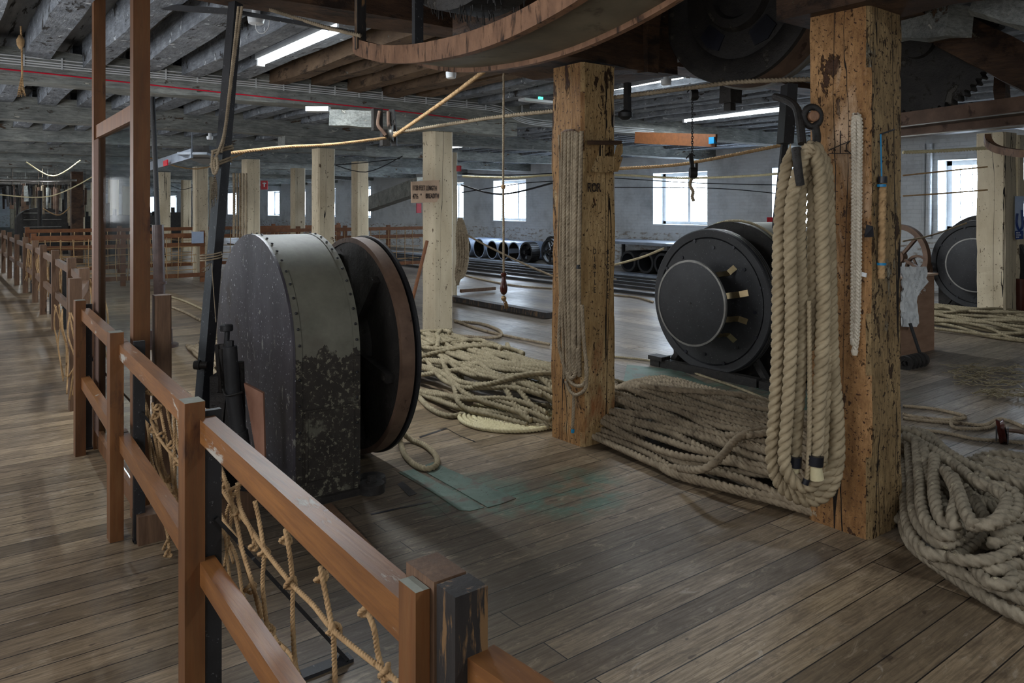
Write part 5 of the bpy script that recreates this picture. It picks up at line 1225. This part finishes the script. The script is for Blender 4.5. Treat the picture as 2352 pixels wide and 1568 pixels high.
# ceiling fittings
for (px, py, d_, s_, lb) in ((588, 44, 5.2, .055, 'round white ceiling sensor with looped flex near the strip light'), (1036, 171, 6.6, .045, 'small white smoke detector above the slanting rope'), (1530, 187, 7.2, .05, 'white round fitting near the carved-letter post'), (482, 316, 12.5, .05, 'small white detector beyond the leaning bar')):
    t = thing('ceiling_sensor', lb, 'sensor', PZ(px, py, d_))
    MB().lathe(PZ(px, py, d_), (0, 0, 1), [(-.035, s_ * .7), (-.03, s_ * .9), (.0, s_), (.02, s_), (.022, s_ * .5), (.09, s_ * .5)], 24).build('body', M['white'], t, True)
    if px == 588: MB().tube([PZ(588, 52, d_), PZ(588, 65, d_), PZ(595, 75, d_), PZ(607, 75, d_), PZ(617, 62, d_), PZ(619, 45, d_)], .004, 6, smooth=6).build('flex', M['white'], t, True)
MB().box(*[v for ab in zip(PZ(1205, 230, 9.0), [PZ(1205, 230, 9.0)[0] + .5, PZ(1205, 230, 9.0)[1] + .12, PZ(1205, 230, 9.0)[2] + .03]) for v in ab]).one('green_lit_fitting', M['white'], 'emergency light with tiny green lamp above the ropes', 'light')
p = PZ(1243, 225, 8.9); MB().box(p[0] - .03, p[0] + .03, p[1], p[1] + .02, p[2] - .015, p[2] + .015).one('green_lamp', M['green_light'], 'tiny green lamp on the emergency light', 'lamp')
MB().bar(PZ(330, 13, 5.3), PZ(545, 28, 4.6), .03, .035).one('black_conduit', M['black'], 'black conduit crossing the grey joists at top left', 'pipe')
air([PZ(620, 22, 4.75), PZ(740, 60, 4.5), PZ(828, 82, 4.3)], .012, 'rope_dark', 'dusty twisted cord across the strip light')
MB().bar(PZ(545, 28, 4.7), PZ(830, 78, 4.5), .02, .025).one('black_conduit', M['black'], 'black conduit passing in front of the strip light', 'pipe')
# angled grey duct sign box
m = MB(); a_, b_, c_ = PZ(336, 385, 15), PZ(441, 352, 13), PZ(520, 378, 14)
m.bar(a_, b_, .04, .16).bar(b_, (b_[0], b_[1], 2.95), .012, .012, up=(1, 0, 0)).bar((a_[0], a_[1], a_[2]), (a_[0], a_[1], 2.95), .012, .012, up=(1, 0, 0)).bar(b_, PZ(500, 376, 14.2), .5, .04)
m.one('trunking_box', M['conc'], 'grey metal trunking with small pink label under the ceiling at left', 'duct')
p = PZ(380, 373, 13.9); MB().bar(PZ(376, 376, 13.85), PZ(385, 373, 13.7), .02, .10).one('pink_label', M['red'], 'small pink label on the grey trunking', 'label')
m = MB(); m.bar(PZ(445, 350, 13.5), PZ(488, 350, 13.5), .3, .22); m.one('junction_box', M['black_rough'], 'dark box with two round sockets beside the trunking', 'box')
# long ropes hanging on the dark-roped post
hg = MB()
for (x, w) in ((537, .030), (544, .018), (551, .024), (559, .020), (566, .018)):
    hg.rope([PX(x, 398, 5.03), PX(x + 1, 450, 5.01), PX(x, 545, 5.01)], w, pitch=w * 5, step=w * .8)
hg.one('rope_hank', M['rope_dark'], 'long dark ropes hanging down the third pale post', 'rope', None, 'all')
hg = MB()
for i, x in enumerate((1050, 1056, 1062, 1068, 1072)):
    hg.rope([PZ(1055 + i, 500, 13.3), PZ(x, 540, 13.3), PZ(x + 2, 590, 13.3), PZ(x - 2 - i, 630, 13.3), PZ(1052, 655 - 4 * i, 13.3)], .03, pitch=.15, step=.03)
hg.one('rope_hank', M['rope_dark'], 'long dark loops hung on the post with the red alarm box', 'rope', None, 'all')
MB().bar(PX(1050, 387, 7.42), PX(1058, 387, 7.42), .03, .10).one('alarm_box', M['red'], 'small red alarm box on the pale post', 'box')
t = thing('extinguisher_sign', 'red rounded sign behind the measurements post', 'sign', PZ(962, 478, 24)); m = MB()
m.bar(PZ(962, 467, 24), PZ(962, 489, 24), .16, .04); m.build('plate', M['red'], t)
t = thing('arrow_sign', 'red hanging sign with white arrow left of the casing top', 'sign', PZ(607, 425, 21)); MB().bar(PZ(599, 425, 21), PZ(615, 425, 21), .02, .24).build('plate', M['red'], t)
MB().bar(PZ(607, 419, 20.9), PZ(607, 429, 20.9), .03, .01).bar(PZ(603, 421, 20.9), PZ(611, 421, 20.9), .01, .03).build('arrow', M['white'], t)
# broom handle against the measurements post
MB().cyl(PZ(981, 553, 9.3), PZ(947, 690, 9.1), .022, 12).one('wooden_handle', M['orange'], 'bare wooden pole leaning on the measurements post', 'pole', None, None, True)
# big diagonal duct behind the posts
m = MB(); m.bar(PZ(846, 470, 20), PZ(970, 425, 17), .25, .35); m.one('sloping_chute', M['beam'], 'pale sloping chute rising behind the measurements post', 'chute')

# ------------------------------------------------------------------ store along the window wall
XR = 13.95
def on_wall_row(px): return PX(px, 576, XR)[1]
lab = ['leftmost pale tin drum by the window wall', 'pale tin drum, second from the left on the wall', 'pale tin drum, third from the left on the wall', 'pale tin drum lying nearest the gear wheels']
for i, px in enumerate((1070, 1100, 1130, 1156, 1180)):
    y = on_wall_row(px); t = thing('tin_drum', ['open-ended pale drum farthest left below the windows', 'second open-ended pale drum from the left', 'third open-ended drum, its mouth catching light', 'fourth open-ended drum, behind the drop line', 'fifth open-ended drum, beside the small gear wheel'][i], 'drum', (XR + .5, y, 0))
    r_ = .285 + (.02 if i < 2 else 0)
    MB().lathe((XR, y, r_), (1, 0, 0), [(0, r_ - .03), (0, r_), (1.05, r_), (1.05, .05)], 36, False).build('shell', M['tin'], t, True)
    MB().lathe((XR + .01, y, r_), (1, 0, 0), [(0, r_ - .028), (.9, r_ - .035), (.9, .01)], 36, False).build('dark_inside', M['black_rough'], t, True)
def gearwheel(c, ax, r, w, name, label, teeth=0, spokes=6, mat='black'):
    t = thing(name, label, 'wheel', c); m = MB(); ax = Vector(ax).normalized(); o = Vector(c)
    m.lathe(o - ax * w / 2, ax, [(0, r * .84), (0, r), (w, r), (w, r * .84), (0, r * .84)], 48, False); m.build('rim', M[mat], t, True)
    u = ax.orthogonal().normalized(); v2 = ax.cross(u); m = MB()
    for i in range(spokes):
        a2 = 2 * math.pi * i / spokes + .3; d = u * math.cos(a2) + v2 * math.sin(a2); m.bar(o, o + d * r * .88, w * .6, r * .09, up=tuple(ax))
    m.build('spokes', M[mat], t)
    MB().lathe(o - ax * w * .7, ax, [(0, .02), (0, r * .18), (w * 1.4, r * .18), (w * 1.4, .02)], 20, False).build('hub', M[mat], t, True)
    if teeth:
        m = MB()
        for i in range(teeth):
            a2 = 2 * math.pi * i / teeth; d = u * math.cos(a2) + v2 * math.sin(a2); m.bar(o + d * r * .98 - ax * w * .5, o + d * r * .98 + ax * w * .5, r * .06, r * .12, up=tuple(d))
        m.build('teeth', M[mat], t)
    return t
y = on_wall_row(1217); gearwheel((XR, y, .30), (1, 0, 0), .29, .30, 'gear_wheel', 'small black gear wheel right of the pale drums', 28, 5)
y = on_wall_row(1238); gearwheel((XR + .5, y, .46), (1, 0, 0), .30, .12, 'gear_wheel', 'taller black gear wheel leaning behind the small gear', 28, 4)
y = on_wall_row(1265); gearwheel((XR, y, .36), (1, 0, 0), .36, .10, 'spoked_wheel', 'black spoked wheel half hidden by the carved-letter post', 0, 5)
# steel bench with round duct ends beneath
bn = thing('steel_bench', 'long steel-topped bench under the middle window', 'bench', (14.2, 14.4, 0))
ya, yb = PX(1420, 555, 13.6)[1], PX(1590, 555, 13.6)[1]
MB().box(13.6, 15.0, yb, ya + 1.2, .70, .76).build('top', M['conc'], bn)
m = MB()
for y in (ya + 1.1, ya - 1.6, yb + .1): m.box(13.65, 13.72, y, y + .07, 0, .7).box(14.9, 14.97, y, y + .07, 0, .7)
m.build('leg', M['black'], bn)
for i, px in enumerate((1442, 1482, 1521, 1556)):
    y = PX(px, 586, 13.75)[1]; t = thing('round_duct', ['dark round duct end under the bench, nearest the carved-letter post', 'second dark round duct under the bench', 'third dark round duct under the bench', 'fourth dark round duct, by the black drum'][i], 'duct', (14.2, y, 0))
    MB().lathe((13.75, y, .27), (1, 0, 0), [(0, .20), (0, .255), (.02, .265), (1.0, .26), (1.0, .22), (.02, .22)], 32, False).build('shell', M['black'], t, True)
    MB().lathe((14.2, y, .27), (1, 0, 0), [(0, 0), (0, .2)], 32, False).build('dark_inside', M['tin' if i == 0 else 'black_rough'], t, True)
# rails on the floor
for i, (x, w, h) in enumerate(((13.1, .30, .05), (12.55, .07, .06), (12.1, .08, .06), (11.6, .07, .06), (11.1, .06, .05), (10.4, .06, .05))):
    MB().box(x, x + w, 7.5 if i else 8.5, 34, .001, h).one('floor_rail', M['conc'] if i == 0 else M['black'], ['broad blue-grey steel strip on the floor along the drums', 'black floor rail nearest the steel strip', 'second black floor rail from the steel strip', 'third black floor rail from the steel strip', 'fourth thin floor rail', 'fifth thin floor rail, nearest the heaps'][i], 'rail')
for (L, r_, lb) in (([(1042, 625), (1100, 640), (1180, 655), (1268, 662)], .018, 'dark rope lying straight across the floor past the drop handle'), ([(1044, 735), (1090, 752), (1150, 768), (1262, 790)], .018, 'rope on the floor running right behind the first heap'),
        ([(1044, 738), (1100, 742), (1140, 755), (1152, 766), (1140, 775), (1100, 774), (1050, 770)], .020, 'dark rope bight curving on the floor by the measurements post'), ([(1400, 676), (1460, 682), (1500, 693)], .018, 'floor rope just left of the black drum'),
        ([(1400, 818), (1480, 826), (1540, 838), (1620, 865), (1700, 892), (1780, 925)], .013, 'thin tan rope in front of the black drum base'), ([(1400, 640), (1500, 645), (1530, 648)], .02, 'floor rope beyond the drum at left'),
        ([(380, 678), (420, 690), (470, 712)], .018, 'pale rope crossing the floor behind the screen frame'), ([(380, 700), (420, 715), (460, 735)], .02, 'second rope crossing the floor behind the screen')):
    air([G(x, y, r_) for x, y in L], r_, 'rope_dark' if 'tan' not in lb and 'pale' not in lb else 'rope', lb)
m = MB(); p0, p1 = Vector(G(1040, 684, .05)), Vector(G(1265, 724, .05)); m.bar(p0, p1, .16, .08); m.one('floor_timber', M['black_wood'], 'long dark timber lying across the floor behind the first heap', 'timber')
m = MB(); m.bar(G(1058, 668, .06), G(1137, 662, .06), .06, .06); m.one('floor_pole', M['fence_old'], 'short brown pole on the floor below the hanging hank', 'pole')

# ------------------------------------------------------------------ right-hand group
cr = thing('board_crate', 'tall brown board crate with pale lid behind the nearer ochre post', 'crate', (8.6, 4.3, 0))
MB().box(8.15, 9.02, 4.01, 4.65, .0, .84).build('box', M['plywood'], cr)
MB().box(8.12, 9.05, 3.98, 4.68, .84, .862).build('lid', M['sign'], cr)
cl = MB(); vs = []; fs = []; nx, nz = 18, 16; top = PY(2072, 610, 3.95)
for j in range(nz + 1):
    for i in range(nx + 1):
        px = 2068 + i * (56 - (22 if j > 4 else 0) * min(1, (j - 4) / 4) if j > 4 else 56) / nx; py = 612 + j * 8.6
        q = PY(px, py, 3.94); w_ = .03 * math.sin(i * .9 + j * .3) + .015 * rn.uniform(-1, 1)
        vs.append((q[0], q[1] - abs(w_), q[2]))
for j in range(nz):
    for i in range(nx): fs.append((j * (nx + 1) + i, j * (nx + 1) + i + 1, (j + 1) * (nx + 1) + i + 1, (j + 1) * (nx + 1) + i))
k = len(vs); vs += [(x, y + .012, z) for x, y, z in vs]; fs += [tuple(reversed([v + k for v in f])) for f in list(fs)]
cl.add(vs, fs)
for i in range(60):
    q = PY(2100 + rn.uniform(0, 24), 632 + rn.uniform(-5, 40), 3.92); cl.bar(q, (q[0] + rn.uniform(.01, .05), q[1], q[2] - rn.uniform(0, .03)), .003, .003)
cl.one('frayed_cloth', M['cloth'], 'white frayed cloth draped over the board crate', 'cloth', None, None, 'all')
MB().cyl(PZ(2090, 742, 7.9), PZ(2121, 836, 7.85), .016, 10).one('iron_rod', M['black'], 'thin iron rod leaning against the board crate', 'rod', None, None, True)
m = MB()
for i in range(5): q = G(2078 + i * 9, 835 - i * 2, .06); m.lathe(q, (1, .2, 0), [(0, .03), (0, .075), (.05, .075), (.05, .03)], 18, False)
m.one('iron_rollers', M['black_rough'], 'row of small dark rollers at the foot of the crate', 'rollers', None, None, True)
gearwheel(PZ(2068, 590, 11.8), (1, -.25, 0), .50, .07, 'spoked_wheel', 'large brown spoked handwheel above the crate', 0, 5, 'rust')
gearwheel(PZ(2110, 620, 11.6), (1, -.3, 0), .23, .05, 'spoked_wheel', 'small brown spoked handwheel left of the right-hand drum', 0, 5, 'rust')
# netting scraps and tackle on the floor at right
for (c0, w_, h_, n_, lb, sd) in (((2270, 862), 80, 24, 80, 'large tangle of frayed yarn on the floor at right', 1), ((2315, 902), 60, 8, 40, 'smaller strip of frayed yarn below the large tangle', 2)):
    m = MB(); r2 = random.Random(sd)
    for i in range(n_):
        x, y = c0[0] + r2.uniform(-1, 1) * w_, c0[1] + r2.uniform(-1, 1) * h_; a_ = r2.uniform(-.25, .25); L_ = r2.uniform(20, 70)
        m.rope([G(x + L_ * (t - .5) + r2.uniform(-4, 4), y + 2 * L_ * a_ * (t - .5) * .4 + r2.uniform(-3, 3), .012 + r2.uniform(0, .05)) for t in (0, .25, .5, .75, 1)], .0045, pitch=.03, step=.02, smooth=3)
    m.one('yarn_tangle', M['rope'], lb, 'yarn', None, 'all')
for i, L in enumerate(([(2074, 932), (2140, 938), (2200, 950), (2216, 958), (2180, 964), (2110, 958), (2074, 950)], [(2074, 960), (2150, 968), (2210, 972), (2260, 976), (2300, 962), (2352, 980)],
        [(2196, 958), (2185, 968), (2190, 980), (2220, 985), (2270, 982), (2290, 970)], [(2074, 985), (2160, 992), (2240, 1008), (2300, 1012), (2352, 1018)])):
    air([G(x, y, .014) for x, y in L], .014, 'rope_dark', ['brown line with a bight on the floor, farthest of four', 'brown line leading over the floor tackle block', 'kinked brown line just left of the floor tackle block', 'brown line passing in front of the tackle block'][i], None, None)
tk = thing('tackle_block', 'dark red and iron tackle block lying on the floor at right', 'pulley', G(2300, 1000))
q = G(2302, 992, .07)
MB().lathe(q, (.35, -1, .2), [(-.022, .02), (-.022, .088), (0, .075), (.022, .088), (.022, .02)], 32, False).build('sheave', M['handle'], tk, True)
for s_ in (-1, 1):
    m = MB(); m.bar((q[0] - .11, q[1] + s_ * .035 - .04, q[2] + .01), (q[0] + .14, q[1] + s_ * .035 + .05, q[2] - .02), .008, .10, seg=4, w2=.008, h2=.05); m.build('cheek', M['black'], tk)
MB().tube([(q[0] + .12, q[1] + .04, .05), (q[0] + .2, q[1] + .03, .04), (q[0] + .26, q[1] - .04, .03), (q[0] + .2, q[1] - .08, .03)], .014, 8, smooth=5).build('hook', M['rust'], tk, True)
# red pipes by the right-hand post
for i, (px, top, lb) in enumerate(((2307, 633, 'dark red pipe standing against the pale post at right'), (2345, 640, 'dark red pipe at the right edge of the picture'))):
    p = PZ(px, top, 10.4); m = MB(); m.cyl((p[0], p[1], 0), (p[0], p[1], p[2]), .065, 20); m.one('red_pipe', M['handle'], lb, 'pipe', None, None, True)
p = PZ(2341, 500, 10.3); sg = thing('blue_sign', 'blue and white printed sign on the slim post at right', 'sign', p)
MB().bar(PZ(2331, 495, 10.3), PZ(2351, 495, 10.3), .012, .52).build('plate', M['tin'], sg)
MB().bar(PZ(2332, 540, 10.28), PZ(2350, 539, 10.28), .008, .115).build('blue_panel', M['deepblue'], sg)
for i, s_ in enumerate(('NETS', 'CONDUCT', 'SHIP')): text(s_, PZ(2334, 536 + 5 * i, 10.27), .026, 'white', '', parent=sg, rotz=-.55, squeeze=.9)
m = MB(); m.tube([PZ(2337, 490, 10.28), PZ(2335, 510, 10.28), PZ(2339, 526, 10.28), PZ(2345, 527, 10.28), PZ(2349, 515, 10.28), PZ(2347, 482, 10.28)], .014, 6, smooth=5); m.build('bowl_picture', M['deepblue'], sg, True)
for i, (px, py, w_, h_, lb) in enumerate(((1769, 512, 16, 26, 'pink notice in the window reveal behind the big hank'),)):
    MB().bar(PZ(px - 8, py, 16), PZ(px + 8, py, 16), .02, .24).one('notice', M['red'], lb, 'notice')
m = MB(); m.cyl(PX(2135, 330, 15.02), PX(2132, 545, 15.02), .05, 12).cyl(PX(2122, 330, 15.04), PX(2120, 545, 15.04), .03, 10); m.one('wall_pipes', M['brick'], 'whitewashed pipes running up the window wall', 'pipe', None, None, True)

# ------------------------------------------------------------------ far end of the loft at left
fd = thing('far_drum', 'distant black round-topped machine beyond the corridor fence', 'machine', PZ(98, 540, 26))
c = PZ(98, 505, 26); R_ = .48
MB().prism([(c[0] + .75 * math.cos(math.pi * i / 20) * -1, c[2] + .42 * math.sin(math.pi * i / 20)) for i in range(21)] + [(c[0] + .75, 0.0), (c[0] - .75, 0.0)], 'y', c[1], c[1] + .6).build('body', M['black_rough'], fd, True)
m = MB()
for z in (0, -.25, .22): m.box(c[0] - .55, c[0] + .55, c[1] - .03, c[1], c[2] + z, c[2] + z + .03)
m.build('trim', M['steel'], fd)
for i in range(64):      # bobbins and sacking hung in rows
    px = 8 + i * 3.0; d_ = 22 + rn.uniform(0, 16); h_ = rn.uniform(.3, 1.2); p = PZ(px, 425 + rn.uniform(-4, 14), d_)
    m = MB(); m.cyl(p, (p[0] + rn.uniform(-.03, .03), p[1], p[2] - h_), rn.uniform(.03, .07), 10, rn.uniform(.02, .07)).cyl(p, (p[0], p[1], 2.95), .006, 5)
    m.one('hanging_bobbin', M[rn.choice(['rope_dark', 'rust', 'black_rough', 'beam_dark', 'beam_dark', 'beam', 'black_rough'])], 'dusty bobbin or bundle hanging in the distant rows', 'bobbin', 'bobbins hanging at the far end', None, True)
for i in range(7):
    p = PZ(0, 413 + i * 3.1, 20 + i * 3.5); q = PZ(175, 414 + i * 3.1, 20 + i * 3.5)
    MB().cyl(p, q, .028, 8).one('overhead_pipe', M['steel'], 'shiny overhead pipe far down the loft', 'pipe', 'pipes crossing far down the loft', None, True)
for i in range(12):
    x = rn.uniform(2.5, 9); y = rn.uniform(24, 60); h_ = rn.uniform(.7, 1.5); m = MB(); m.box(x, x + rn.uniform(.5, 1.2), y, y + .8, 0, h_).box(x + .1, x + .2, y + .1, y + .2, h_, h_ + .4).box(x + .35, x + .4, y + .1, y + .5, h_, h_ + .2)
    m.one('spinning_frame', M['black_rough'], 'dark spinning machine standing far down the loft', 'machine', 'dark machines far down the loft')
